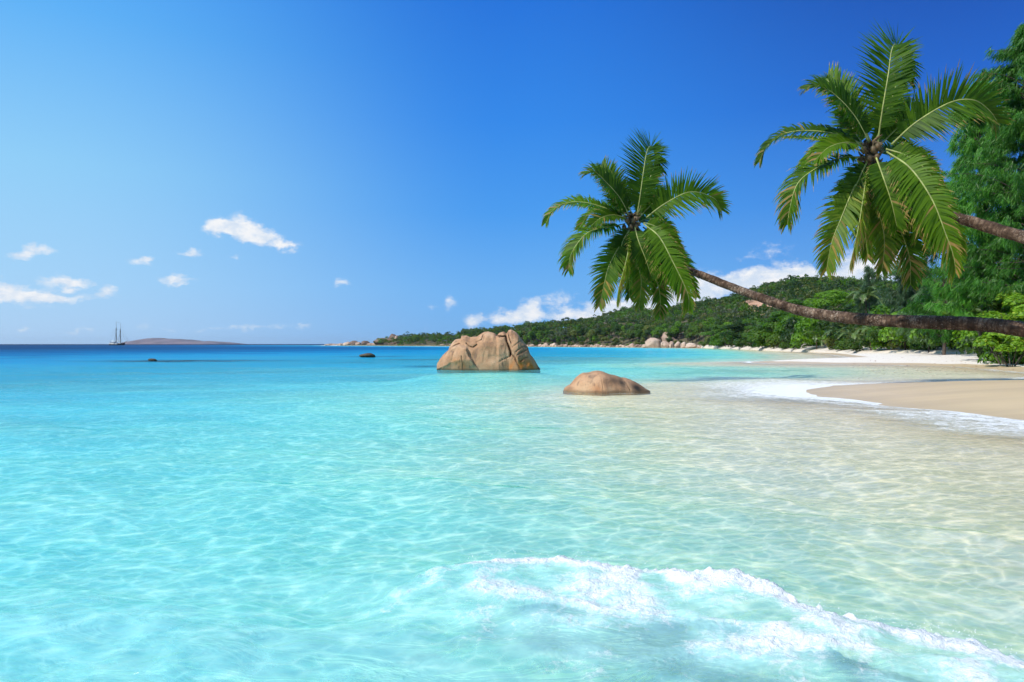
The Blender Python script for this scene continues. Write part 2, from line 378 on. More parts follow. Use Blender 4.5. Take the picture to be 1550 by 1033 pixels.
# foam: breaker with its churned wake
beh = np.clip(-bs, 0, 3)
nb = near.astype(float)
endw = np.clip((X + 1.0 + .25 * np.sin(Y * 3)) / 1.3, 0, 1); endw = endw * endw * (3 - 2 * endw)
crest = np.exp(-(np.clip(bs, -9, 9) / .12) ** 2) * nb * (.25 + .75 * endw)
wake = (bs < 0) * np.exp(-beh / 1.5) * nb * endw
lm = lump(11, .25, .9, 14, X, Y) * nb
foam += .62 * np.exp(-((bs + .08) / .12) ** 2) * nb * (.30 + .70 * endw) * (1 + .35 * np.clip(lm, -1, 1)) + wake * (.60 + .22 * np.clip(lm, -1.5, 1.5))
foam += patch_px(850, 1010, 915, 26, .55) * nb + patch_px(720, 830, 895, 12, .32) * nb + patch_px(1050, 1330, 985, 30, .35) * nb + patch_px(1380, 1560, 985, 20, .45) * nb
foam -= patch_px(1090, 1200, 935, 20, .38) * nb + patch_px(950, 1060, 965, 18, .28) * nb + patch_px(840, 900, 870, 10, .12) * nb
Z += (.034 * np.exp(-((bs + .14) / .20) ** 2) * (.10 + .90 * endw) + .012 * wake * np.clip(lm, -1, 1.5) + .02 * wake) * nb
# bubbly relief of the foam itself
fz = np.clip(foam, 0, 1) * nb
Z += fz * (.004 * lump(21, .03, .09, 16, X, Y) + .006 * lump(22, .12, .3, 12, X, Y)) * (R < 8)
jag = np.clip(lump(31, .06, .2, 14, X, Y), 0, 3) * np.exp(-((bs + .03) / .05) ** 2) * nb * endw
Z += .014 * jag
# dark reef and weed showing through from below
reef = np.zeros(X.shape)
for (x0, x1, y, ry, a) in [(150, 430, 546.5, 1.6, .9), (190, 330, 547, 1.2, .6), (520, 620, 540, .9, .6), (580, 690, 544.5, 1.0, .45), (500, 560, 549, .9, .35), (610, 690, 555, 1.8, .9), (690, 800, 564, 1.6, .5), (790, 850, 558, 1.6, .8), (830, 870, 587, 1.6, .3), (0, 120, 541, 1.2, .3), (960, 1080, 528.5, .5, .5)]:
    reef += patch_px(x0, x1, y, ry, a)
veil = patch(-1.6, 3.9, 3.2, 1.5, 0, .75) + patch(-4.5, 6.5, 2.0, 1.0, 20, .3) + .60 * wake + patch(.6, 3.6, 1.8, 1.0, 0, .2)
sea_me = mesh_np('sea', np.stack([X, Y, Z], -1), grid_faces(*X.shape)[:, ::-1], None, None, True, {'off': d, 'foam': foam, 'reef': np.clip(reef, 0, 1), 'veil': np.clip(veil, 0, 1)})
m_sea, k = material('sea_water'); k.dim = '2D'
g = k.n('ShaderNodeNewGeometry'); pos = g.outputs['Position']
A = lambda nme: k.n('ShaderNodeAttribute', attribute_name=nme).outputs['Fac']
off = A('off'); fo = A('foam'); rf = A('reef')
big = k.noise(k.mapping(pos, scale=(.05, .16, 1)), 1.0, 4, .6)
off2 = k.m('MULTIPLY', off, k.ss(big, .2, .8, .75, 1.25))
lg = k.m('DIVIDE', k.m('LOGARITHM', k.m('MAXIMUM', off2, 1.0), 10.0), 3.0)      # 1 m -> 0, 10 m -> 1/3, 100 m -> 2/3
def at(m_): return math.log10(m_) / 3
body = k.ramp(lg, [(0, (.66, .66, .54)), (at(7), (.60, .66, .54)), (at(12), (.44, .78, .68)), (at(16), (.33, .79, .69)), (at(24), (.11, .62, .70)), (at(40), (.03, .43, .62)), (at(70), (.010, .27, .49)), (at(130), (.005, .115, .29)), (at(280), (.003, .044, .135)), (at(700), (.002, .026, .080))])
tint = k.ramp(lg, [(0, (1, 1, 1)), (at(4), (1, .975, .90)), (at(8), (.95, .965, .85)), (at(12), (.70, .95, .81)), (at(16), (.49, .93, .84)), (at(24), (.28, .85, .90)), (at(50), (.1, .7, .9))])
turb = k.m('MULTIPLY', k.ramp(lg, [(0, (.04,) * 3), (at(5), (.08,) * 3), (at(10), (.10,) * 3), (at(20), (.22,) * 3), (at(40), (.66,) * 3), (at(80), (1,) * 3)]), 1.0)
veil = k.m('MULTIPLY', A('veil'), k.ss(k.noise(k.mapping(pos, scale=(.9, 1.4, 1)), 1.0, 5, .62, .6), .30, .66, .25, 1.0))
turb = k.m('ADD', turb, k.m('MULTIPLY', k.ss(fo, .12, .6), .35), clamp=True)
turb = k.m('ADD', turb, k.m('MULTIPLY', veil, .30), clamp=True)
body = k.mix(veil, body, (.52, .86, .76))
body = k.mix(k.m('MULTIPLY', rf, k.ss(k.noise(k.mapping(pos, scale=(.25, .6, 1)), 1.0, 4, .6), .3, .6, .5, 1)), body, (.012, .05, .07))
# web of gathered sunlight painted into the water's transparent colour, darker between the lines
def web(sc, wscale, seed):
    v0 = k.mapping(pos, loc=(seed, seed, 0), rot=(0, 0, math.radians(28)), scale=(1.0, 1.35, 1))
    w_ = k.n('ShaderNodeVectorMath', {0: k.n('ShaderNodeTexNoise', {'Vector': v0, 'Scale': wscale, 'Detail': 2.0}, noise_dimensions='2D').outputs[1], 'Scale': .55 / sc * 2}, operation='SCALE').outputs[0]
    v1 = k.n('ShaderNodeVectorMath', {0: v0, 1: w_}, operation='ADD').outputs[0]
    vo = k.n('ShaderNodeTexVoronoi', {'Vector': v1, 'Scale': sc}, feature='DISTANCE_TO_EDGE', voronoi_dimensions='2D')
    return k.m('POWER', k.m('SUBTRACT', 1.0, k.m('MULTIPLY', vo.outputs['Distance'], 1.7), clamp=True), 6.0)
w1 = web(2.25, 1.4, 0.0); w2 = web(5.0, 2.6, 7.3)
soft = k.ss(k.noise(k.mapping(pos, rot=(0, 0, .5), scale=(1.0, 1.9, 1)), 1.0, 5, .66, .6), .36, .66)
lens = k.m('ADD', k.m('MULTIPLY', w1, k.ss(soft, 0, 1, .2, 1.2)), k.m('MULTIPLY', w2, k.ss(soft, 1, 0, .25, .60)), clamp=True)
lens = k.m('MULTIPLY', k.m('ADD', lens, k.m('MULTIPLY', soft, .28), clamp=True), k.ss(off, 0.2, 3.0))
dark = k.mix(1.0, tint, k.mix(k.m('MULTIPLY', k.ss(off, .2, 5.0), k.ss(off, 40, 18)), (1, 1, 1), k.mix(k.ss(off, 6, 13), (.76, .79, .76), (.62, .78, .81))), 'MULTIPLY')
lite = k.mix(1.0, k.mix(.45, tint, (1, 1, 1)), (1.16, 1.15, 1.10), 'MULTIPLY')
tcol = k.mix(lens, dark, lite)  # lens is the mask of the painted light web, nothing is refracted
cd = k.n('ShaderNodeCameraData').outputs['View Distance']
h1 = k.noise(k.mapping(pos, rot=(0, 0, math.radians(20)), scale=(1.6, 4.2, 1)), 1.0, 4, .62, .6)
h2 = k.noise(k.mapping(pos, rot=(0, 0, math.radians(-8)), scale=(.22, .8, 1)), 1.0, 6, .62, .4)
bmp = k.n('ShaderNodeBump', {'Strength': 1.0, 'Distance': .04, 'Height': h1})
bmp2 = k.n('ShaderNodeBump', {'Strength': 1.0, 'Distance': .16, 'Height': k.m('MULTIPLY', h2, k.ss(off, 3, 40)), 'Normal': bmp.outputs[0]})
fr = k.n('ShaderNodeFresnel', {'IOR': 1.33, 'Normal': bmp2.outputs[0]})
gl = k.n('ShaderNodeBsdfGlossy', {'Roughness': .08, 'Normal': bmp2.outputs[0], 'Color': (1, 1, 1)})
df = k.n('ShaderNodeBsdfDiffuse', {0: body, 'Normal': bmp2.outputs[0]})
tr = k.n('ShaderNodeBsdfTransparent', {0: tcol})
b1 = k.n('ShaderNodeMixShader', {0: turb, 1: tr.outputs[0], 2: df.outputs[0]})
b2 = k.n('ShaderNodeMixShader', {0: k.m('MULTIPLY', fr.outputs[0], k.ss(off, 5, 120, .20, .06)), 1: b1.outputs[0], 2: gl.outputs[0]})
# foam
fn = k.noise(pos, 3.2, 6, .68, .5); fn2 = k.noise(pos, 14, 5, .7, .8)
lace = k.n('ShaderNodeTexVoronoi', {'Vector': k.n('ShaderNodeVectorMath', {0: pos, 1: k.n('ShaderNodeVectorMath', {0: k.n('ShaderNodeTexNoise', {'Vector': pos, 'Scale': 4.0, 'Detail': 3.0}, noise_dimensions='2D').outputs[1], 'Scale': .35}, operation='SCALE').outputs[0]}, operation='ADD').outputs[0], 'Scale': 5.0}, feature='DISTANCE_TO_EDGE', voronoi_dimensions='2D')
lc = k.ss(lace.outputs['Distance'], .16, .0)
fv = k.m('ADD', fo, k.m('ADD', k.m('MULTIPLY', k.m('SUBTRACT', fn, .5), 1.1), k.m('MULTIPLY', k.m('SUBTRACT', fn2, .5), .5)))
fn3 = k.noise(pos, 48, 4, .75); fv = k.m('ADD', fv, k.m('ADD', k.m('MULTIPLY', lc, .16), k.m('MULTIPLY', k.m('SUBTRACT', fn3, .5), .55)))
fm = k.m('MULTIPLY', k.ss(fv, .34, 1.0, 0, .94), k.ss(fo, .03, .2))
fb = k.n('ShaderNodeBump', {'Strength': .9, 'Distance': .03, 'Height': k.m('ADD', fn2, k.m('MULTIPLY', k.noise(pos, 55, 3, .7), .4))})
fd = k.n('ShaderNodeBsdfDiffuse', {0: (.88, .88, .865), 'Normal': fb.outputs[0]})
b3 = k.n('ShaderNodeMixShader', {0: fm, 1: b2.outputs[0], 2: fd.outputs[0]})
k.n('ShaderNodeOutputMaterial', {0: b3.outputs[0]})
sea_me.materials.append(m_sea)
sea = link('sea', sea_me); tag(sea, 'clear turquoise sea deepening to dark blue at the horizon', kind='structure')

# ------------------------------------------------------------------ far island
def prof(px, pts): return np.interp(px, [q[0] for q in pts], [q[1] for q in pts])
m_isl = plain('far_island_rock', (.17, .115, .12), .95, .35, .006, 0)
Yi = 5200.0
pts = [(190, 522), (200, 519.5), (215, 516.5), (228, 513), (238, 511), (246, 511.5), (256, 514), (266, 512.6), (280, 513.2), (296, 515.6), (315, 516), (335, 517), (347, 518.6), (353, 522)]
nx, ny = 160, 30; V = []
for j in range(ny):
    v = j / (ny - 1) * 2 - 1
    for i in range(nx):
        px = 189 + 165 * i / (nx - 1); x = (px - CX) / F * Yi; hh = max(0, (HY + .4 - prof(px, pts)) / F * Yi)
        hh = hh * (1 - v * v) ** .6 * (1 + .10 * mn.fractal(Vector((x * .006, v * 2, 3)), 1, 2, 4) * (1 - abs(v)))
        V.append((x, Yi + v * 380, hh - 4))
isl = link('island', mesh_np('island', V, grid_faces(ny, nx), None, m_isl)); tag(isl, kind='structure')

# ------------------------------------------------------------------ wooded hill round the bay
PX_C = [(500, 745), (520, 705), (600, 622), (700, 523), (830, 433), (950, 363), (1010, 323), (1060, 293), (1100, 240), (1160, 176), (1200, 150), (1250, 124), (1300, 106), (1400, 86), (1500, 64), (1550, 54), (1700, 36), (2500, 17)]
PX_R = [(520, 760), (600, 670), (700, 620), (830, 560), (950, 500), (1200, 470), (1550, 440), (2500, 380)]
PX_T = [(540, 521), (575, 515), (600, 509), (620, 505), (650, 503), (690, 505), (700, 498), (740, 497), (775, 493), (800, 490), (850, 485), (900, 480), (930, 470), (950, 466), (1000, 470), (1030, 462), (1080, 455), (1110, 448), (1140, 440), (1165, 432), (1200, 425), (1250, 426), (1290, 430), (1400, 440), (1550, 425), (2500, 400)]
def hill_h(px, Y):
    c = prof(px, PX_C); rr = prof(px, PX_R); top = 1.7 + (HY - prof(px, PX_T)) / F * rr - np.where(px < 700, 7.0, 5.8)
    top = np.maximum(top, .8); fl = np.where(px > 1080, np.clip((px - 1080) / 60, 0, 1) * 45, 0)
    s_ = np.clip((Y - c - fl) / (rr - c - fl), 0, 1); s_ = 1 - (1 - s_) ** 1.5
    h = 1.2 + (top - 1.2) * s_
    h = np.where(Y > rr, top - (Y - rr) * .12, h)
    return h - np.clip((c + 13 - Y) / 14, 0, 1) * np.where(px > 1600, .2, np.interp(px, [980, 1060, 1300, 1450], [.2, .95, .75, .2])) - np.clip((c - .5 - Y) / 2.5, 0, 1) * 1.2
px = np.linspace(515, 2400, 420); t_ = np.linspace(0, 1, 130) ** 1.6
PXg, Tg = np.meshgrid(px, t_, indexing='ij')
Yg = prof(PXg, PX_C) - 3 + Tg * (900 - prof(PXg, PX_C)); Xg = (PXg - CX) / F * Yg
Hg = hill_h(PXg, Yg) + 1.1 * np.sin(Xg * .06 + 1) * np.sin(Yg * .05) * np.clip((Yg - prof(PXg, PX_C) - 20) / 40, 0, 1)
row = HY - (Hg - EYE) / Yg * F
bare = np.exp(-(((PXg - 1146) / 30) ** 2 + ((row - 466 - (PXg - 1146) * .05) / 12) ** 2) ** 1.5)
m_hill, k = material('hill_soil'); g = k.n('ShaderNodeNewGeometry'); pos = g.outputs['Position']
ba_ = k.n('ShaderNodeAttribute', attribute_name='bare').outputs['Fac']; nn = k.noise(pos, .12, 5, .65); n3 = k.noise(pos, .5, 4, .65)
c_ = k.mix(n3, (.05, .05, .022), (.16, .13, .07)); c_ = k.mix(k.m('MULTIPLY', k.n('ShaderNodeAttribute', attribute_name='sandy').outputs['Fac'], k.ss(k.n('ShaderNodeSeparateXYZ', {0: pos}).outputs[2], 1.35, 1.1)), c_, (.66, .57, .46)); lat = k.mix(k.ss(n3, .35, .65), (.42, .20, .11), (.56, .37, .26))
c_ = k.mix(k.ss(k.m('ADD', ba_, k.m('MULTIPLY', k.m('SUBTRACT', nn, .5), .8)), .3, .5), c_, lat)
p = k.n('ShaderNodeBsdfPrincipled', {'Base Color': c_, 'Roughness': .95, 'Normal': k.n('ShaderNodeBump', {'Strength': .8, 'Distance': 1.0, 'Height': n3}).outputs[0]}); k.n('ShaderNodeOutputMaterial', {0: p.outputs[0]})
hill = link('hill', mesh_np('hill', np.stack([Xg, Yg, Hg], -1), grid_faces(*Xg.shape), None, m_hill, True, {'bare': bare, 'sandy': (PXg > 1050).astype(float)})); tag(hill, kind='structure')

# ------------------------------------------------------------------ rocks
GRAN = [(.32, .175, .095), (.48, .275, .155), (.60, .395, .245)]
m_gran = rock_mat('warm_granite', GRAN, (.20, .13, .09))
m_shore = rock_mat('shore_granite', [(.33, .21, .16), (.50, .36, .28), (.60, .47, .38)], (.09, .065, .055), False, .35)
m_darkr = rock_mat('dark_granite', [(.10, .075, .065), (.19, .13, .10), (.30, .21, .16)], (.05, .04, .035), False, .35)
m_weed = rock_mat('weedy_rock', [(.05, .045, .025), (.09, .07, .04), (.15, .11, .07)], (.03, .035, .015))

def rock_from_profile(name, prof_pts, base_row, Y, D, ridge, cracks, ledge=None, nu=260, nv=120, mat=None, rust=None, grime_shade=None, seed=0, lump_=.10, foot=.5, fold=.35):
    """prof_pts: skyline in photo pixels; turned into metres at distance Y, with its own depth D(u) and carved cracks"""
    x0, x1 = prof_pts[0][0], prof_pts[-1][0]; mpp = Y / F
    V = np.zeros((nv, nu, 3)); ru = np.zeros((nv, nu)); gr = np.zeros((nv, nu)); cxm = ((x0 + x1) / 2 - CX) * mpp
    for i in range(nu):
        u = i / (nu - 1); u_ = .5 - .5 * math.cos(math.pi * u) if 0 else u
        pxx = x0 + (x1 - x0) * u_; H = max(.0, (base_row - prof(pxx, prof_pts)) * mpp) + foot
        Dd = D * (max(0.0, 1 - abs(2 * u_ - 1) ** 2.6)) ** .5 * (.62 + .38 * prof(u_, ridge)) + .02
        for j in range(nv):
            ph = math.pi * j / (nv - 1)
            c, s_ = math.cos(ph), math.sin(ph)
            y = -math.copysign(abs(c) ** .75, c) * Dd; z = H * s_ ** .72
            y += .10 * D * (z / (H + .01)) * 1.0
            x = (pxx - CX) * mpp - cxm
            V[j, i] = (x, y, z - foot)
    # displacement
    for j in range(nv):
        for i in range(nu):
            x, y, z = V[j, i]; pxx = x0 + (x1 - x0) * i / (nu - 1); pz = base_row - z / mpp
            q = Vector((x, y, z + seed * 9.1))
            n_ = mn.fractal(q * .9, 1.0, 2.1, 4) * lump_ + mn.fractal(q * 4, .9, 2.1, 4) * lump_ * .22
            w = math.sin(math.pi * j / (nv - 1))
            fr_ = j < nv * .5
            dy = -n_ * 1.0
            if fr_:
                for (pl, wd, dp) in cracks:
                    best = 1e9
                    for a in range(len(pl) - 1):
                        ax, az_ = pl[a]; bx, bz = pl[a + 1]; ex, ez = bx - ax, bz - az_
                        t = min(1, max(0, ((pxx - ax) * ex + (pz - az_) * ez) / (ex * ex + ez * ez + 1e-9)))
                        best = min(best, math.hypot(pxx - ax - t * ex, pz - az_ - t * ez))
                    best += .25 * mn.noise(Vector((pxx * .5, pz * .5, seed)))
                    e = math.exp(-(best / wd) ** 2); dy += dp * e; gr[j, i] = max(gr[j, i], min(1, e * dp * 2.2))  # crack lines are coloured darker too, more so where they cut deeper
                if ledge:
                    for (poly, push) in ledge:
                        edge = prof(pxx, poly); sgn = 1 / (1 + math.exp(-(pz - edge) / .5)); inx = 1 / (1 + math.exp(-(poly[-1][0] - pxx) / 1.0))
                        dy -= push * sgn * inx
                if rust: 
                    for (rx, rz, rw, rh, am) in rust: ru[j, i] += am * math.exp(-((pxx - rx) / rw) ** 2 - ((pz - rz) / rh) ** 2) * (.7 + .8 * mn.noise(Vector((x * 4, z * 1.5, 2))))
                if grime_shade:
                    for (rx, rz, rw, rh, am) in grime_shade: gr[j, i] += am * math.exp(-((pxx - rx) / rw) ** 2 - ((pz - rz) / rh) ** 2) * (.6 + .9 * mn.noise(Vector((x * 3, z * 3, 5))))
            V[j, i, 1] += dy * min(1, w * 4) 
            V[j, i, 2] += n_ * .25 * w
            V[j, i, 0] += mn.noise(q * 2.2) * lump_ * .4 * (1 if 3 < i < nu - 4 else 0)
    me = mesh_np(name, V, grid_faces(nv, nu)[:, ::-1], None, mat, True, {'rust': np.clip(ru, 0, 1), 'grime_shade': np.clip(gr, 0, 1)})
    return me, Vector(((((x0 + x1) / 2) - CX) * mpp, Y, 0))

zx = lambda q: (640 + q[0] / 7.75, 480 + q[1] / 7.75)
big_prof = [zx(q) for q in [(168, 548), (200, 490), (240, 440), (300, 385), (312, 350), (345, 295), (385, 255), (450, 246), (456, 212), (515, 210), (560, 230), (640, 222), (690, 185), (725, 168), (765, 162), (830, 178), (868, 205), (900, 178), (950, 165), (983, 188), (1003, 150), (1035, 138), (1080, 163), (1120, 200), (1165, 262), (1235, 350), (1262, 430), (1312, 500), (1378, 607)]]
cr = [([zx(q) for q in pl], w, d_) for pl, w, d_ in [
    ([(868, 205), (905, 225), (975, 225), (990, 290), (1015, 350), (1035, 400), (1030, 440)], 1.2, .34), ([(1035, 420), (1080, 470), (1110, 540), (1140, 600)], .9, .20),
    ([(1003, 160), (1010, 230), (1040, 300)], .8, .16), ([(530, 380), (560, 450), (620, 530), (670, 600)], .6, .15), ([(475, 450), (487, 520), (492, 590)], .7, .08), ([(390, 380), (375, 440), (360, 500)], .9, .03),
    ([(305, 385), (340, 355), (400, 320), (440, 305)], .9, .15), ([(520, 300), (560, 340), (600, 350), (640, 320)], .8, .16), ([(640, 290), (700, 260), (720, 200)], .9, .10), ([(1030, 450), (950, 480), (890, 515)], .6, .10),
    ([(700, 190), (730, 230), (720, 275)], 1.0, .08), ([(1090, 400), (1140, 360), (1200, 330)], .7, .08), ([(1100, 440), (1150, 410), (1210, 385)], .7, .07), ([(1050, 350), (1110, 300), (1150, 270)], .6, .06), ([(1140, 510), (1180, 480), (1230, 460)], .8, .12)]]
led = [([zx(q) for q in [(160, 400), (305, 385), (345, 350), (440, 315), (530, 350), (560, 440), (620, 530), (690, 620)]], .34)]
me, loc = rock_from_profile('sea_boulder', big_prof, 558.6, 45.5, 1.75, [(0, 0), (.12, .55), (.26, .80), (.38, .72), (.60, .90), (.70, .55), (.78, .95), (.9, .75), (1, .2)], cr, led, 300, 130, m_gran,
    rust=[(784, 550, 8, 8, .9), (801, 551, 11, 9, 1.2), (774, 555, 5, 5, .7), (702, 552, 8, 6, .4), (692, 545, 9, 5, .35), (812, 556, 6, 4, .5)], grime_shade=[(774, 532, 2.5, 8, .7), (786, 538, 5, 6, .4), (790, 533, 6, 4, .3), (697, 555, 2, 3, .7), (704, 551, 1.5, 7, .5), (816, 556, 2.5, 4, .9), (748, 555, 8, 2, .3)], seed=1, lump_=.09, foot=.22)
b = link('sea_boulder', me, loc=loc); tag(b, 'largest granite boulder, cracked and rust stained, standing in the turquoise water', 'rock')
zs = lambda q: (840 + q[0] / 9.69, 550 + q[1] / 9.69)
sm_prof = [zs(q) for q in [(120, 425), (150, 372), (190, 345), (230, 325), (280, 268), (330, 212), (380, 175), (420, 156), (500, 152), (550, 137), (600, 126), (650, 126), (700, 136), (800, 176), (900, 196), (970, 224), (1040, 228), (1100, 250), (1190, 292), (1260, 336), (1330, 385), (1400, 425)]]
me, loc = rock_from_profile('sea_boulder', sm_prof, 594.3, 24.4, 1.0, [(0, .1), (.2, .45), (.40, 1.0), (.46, .95), (.6, .45), (.68, .35), (.75, .45), (.9, .2), (1, 0)],
    [([zs(q) for q in [(975, 222), (1010, 300), (1065, 410)]], .5, .05), ([zs(q) for q in [(640, 190), (655, 320), (662, 430)]], .5, .02)], None, 260, 100, m_gran,
    rust=[(900, 588, 9, 6, .3)], grime_shade=[(936, 582, 7, 12, 1.1), (925, 576, 8, 6, .9), (955, 586, 13, 8, 1.0), (968, 591, 9, 5, .8), (912, 580, 4, 7, .6), (862, 588, 5, 2, .5)], seed=4, lump_=.028, foot=.12)  # dark patches on the right half put its shade into the rock colour
b = link('sea_boulder', me, loc=loc); tag(b, 'low smooth tan boulder in the shallows, darker on its right side', 'rock')

import bmesh
def boulder_mesh(seed, mat, flat=.6, sub=4, rough_=.22):
    bm = bmesh.new(); bmesh.ops.create_icosphere(bm, subdivisions=sub, radius=1); r_ = random.Random(seed)
    cuts = [(Vector((r_.gauss(0, 1), r_.gauss(0, 1), r_.gauss(0, .8))).normalized(), r_.uniform(.72, .95)) for _ in range(9)]
    for v in bm.verts:
        n_ = v.co.normalized(); q = n_ + Vector((seed * 5.3, 0, 0))
        rad = 1 + rough_ * mn.fractal(q * 1.1, 1, 2, 4) + .05 * mn.fractal(q * 5, 1, 2, 3)
        for c, dd in cuts:
            t = n_.dot(c)
            if t > .05: rad = min(rad, dd / t * (1 + .03 * mn.noise(q * 6)))
        v.co = n_ * rad
    me = bpy.data.meshes.new('boulder'); bm.to_mesh(me); bm.free(); me.materials.append(mat)
    me.polygons.foreach_set('use_smooth', np.ones(len(me.polygons), bool)); return me
BM = [boulder_mesh(i, m_shore) for i in range(5)]; BD = [boulder_mesh(10 + i, m_darkr) for i in range(3)]; BW = [boulder_mesh(20 + i, m_weed, sub=3) for i in range(2)]
def boulder(px, top, base, w, Y, me, label, group=None, rz=0, dep=None, name='boulder', tilt=0):
    mpp = Y / F; zt = EYE + (HY - top) * mpp; zb = EYE + (HY - base) * mpp; hh = max(zt - zb, .2)
    o = link(name, me, loc=((px - CX) * mpp, Y, zb + hh * .42), rz=rz, scale=(w * mpp * .56, (dep or w * mpp) * .5, hh * .64)); o.rotation_euler = (0, tilt, rz)
    tag(o, label, 'rock', group); return o
boulder(231.5, 543.2, 547.2, 12, 68, BW[0], 'small dark weedy rock tip breaking the surface far out on the left', name='sea_rock')
boulder(556, 534.8, 541.5, 22, 87, BW[1], 'low brown rock showing above the water to the left of the largest boulder', name='sea_rock')
HP = 'boulders of the far point'
for i, (px, top, base, w, Y, kd, lb, tl) in enumerate([
    (503, 520.5, 523.5, 22, 745, 0, 'thin low rock shelf at the outer tip of the far point', 0), (517, 520.3, 523.5, 15, 728, 0, 'flat pinkish rock next to the outer tip of the far point', 0),
    (526, 518.3, 524, 12, 705, 0, 'pinkish boulder at the left foot of the first rock heap on the point', 0), (535, 516.6, 524, 15, 706, 1, 'dark topped boulder at the middle of the first rock heap on the point', .1),
    (542, 518.6, 524, 10, 703, 0, 'pale boulder at the right foot of the first rock heap on the point', 0), (553.5, 516.6, 524, 14, 695, 1, 'lone dark rounded boulder between the two rock heaps on the point', 0),
    (563, 520, 524, 18, 690, 0, 'long low pink slab left of the big dark boulder on the point', 0), (574, 519, 524, 20, 672, 0, 'pink slab in front of the big dark boulder on the point', 0),
    (580, 512.6, 521.5, 27, 668, 1, 'big dark flat topped boulder in the second rock heap on the point', -.06), (588, 517, 524, 13, 658, 0, 'pink boulder under the right end of the big dark boulder', 0),
    (595.5, 506.8, 520, 17, 652, 1, 'dark round boulder behind the leaning grey slab', 0), (600.5, 508, 519, 9, 640, 0, 'grey slab leaning against the trees on the point', -.55), (594, 518, 524.3, 12, 640, 1, 'dark boulder at the water under the leaning slab', 0),
    (603, 519.5, 524.3, 9, 632, 0, 'small pink boulder at the water right of the leaning slab', 0), (610, 521, 524.5, 9, 624, 0, 'low pale rock at the edge of the point trees', 0), (634, 522, 524.7, 10, 596, 0, 'low pale rock under the dark trees left of the white rocks', 0), (652, 522.3, 524.8, 9, 578, 0, 'low tan rock just left of the white rocks', 0),
    (664, 519.8, 525, 7, 565, 0, 'pointed whitish rock on the shore left of the largest boulder', 0), (671, 521, 525, 12, 558, 0, 'whitish low rock beside the pointed one', 0), (684, 520.8, 525, 9, 545, 0, 'pale rock on the shore just left of the largest boulder', 0)]):
    boulder(px, top, base, w, Y, (BD if kd else BM)[i % (3 if kd else 5)], lb, HP, rz=i * 1.3, tilt=tl)
BP = 'boulders heaped at the end of the beach'
for i, (px, top, base, w, Y, kd, lb) in enumerate([
    (989.5, 513.3, 527, 24, 325, 0, 'large round pink boulder at the left of the heap by the beach end'), (976, 521.5, 527, 8, 330, 0, 'small pink rock left of the large round boulder'), (999, 514.5, 524, 7, 328, 1, 'dark upright rock right of the large round boulder'),
    (1011, 503, 519, 18, 334, 0, 'white topped boulder crowning the heap by the beach end'), (1007, 517.5, 527, 13, 316, 0, 'cream boulder below the white topped one'), (1016.5, 518, 527, 9, 312, 0, 'pointed cream boulder right of the cream one'),
    (1019, 511.5, 522, 9, 326, 1, 'dark wedge of rock right under the white topped boulder'), (1031, 508.5, 519, 12, 330, 1, 'dark brown boulder at the upper right of the heap'), (997.5, 509.5, 515, 6, 335, 1, 'small dark rock left of the white topped boulder'),
    (1026, 518, 527, 9, 308, 0, 'tall narrow pink boulder in the middle of the heap'), (1034.5, 518.8, 527.2, 9, 303, 0, 'rounded pink boulder just left of the long low one'), (1047, 519.8, 527.3, 20, 298, 0, 'long low pink boulder where the heap meets the sand'), (1059, 523, 527.5, 8, 292, 0, 'last small rock of the heap, half in the sand'), (1023, 514.5, 521, 9, 322, 1, 'dark rock above the tall narrow pink boulder')]):
    boulder(px, top, base, w, Y, (BD if kd else BM)[(i * 2 + 1) % (3 if kd else 5)], lb, BP, rz=i * 2.1)
rr_ = random.Random(5)
for i in range(92):
    px = 700 + 275 * (i + rr_.random() * .9) / 92; w = rr_.choice([3, 4, 4, 5, 7, 9]); Y = float(prof(px, PX_C)) - 3 - rr_.random() * 3
    wl = HY + EYE * F / Y; o = boulder(px, wl - w * rr_.uniform(.25, .5) - .7, wl + .6, w, Y, (BM * 2 + BD)[i % 13], 'small pale rock in the row along the foot of the wooded hill', 'small rocks along the foot of the hill', rz=i)

# ------------------------------------------------------------------ foliage
def leaf_quads(P0, Nrm, size, rng, aspect=.6, fold=.0):
    n = len(P0); r = rng.normal(size=(n, 3)); a = np.cross(Nrm, r); a /= np.linalg.norm(a, axis=1)[:, None] + 1e-9
    b = np.cross(Nrm, a); sz = size * rng.uniform(.6, 1.3, n)[:, None]
    V = np.stack([P0 - a * sz * .5, P0 + b * sz * .5 * aspect + Nrm * sz * fold, P0 + a * sz * .5, P0 - b * sz * .5 * aspect + Nrm * sz * fold], 1)
    return V.reshape(-1, 3), np.arange(4 * n).reshape(-1, 4)
def lobes(rng, n, rx, rz, z0, rl):
    out = []
    for i in range(n):
        a = rng.uniform(0, 6.283); q = rng.uniform(.1, 1) ** .5; z = z0 + rng.uniform(-.75, 1) * rz
        w = math.sqrt(max(.05, 1 - min(1, abs((z - z0) / rz)) ** 2.2)); out.append((q * rx * w * math.cos(a), q * rx * w * math.sin(a), z, rl * rng.uniform(.6, 1.25)))
    return out
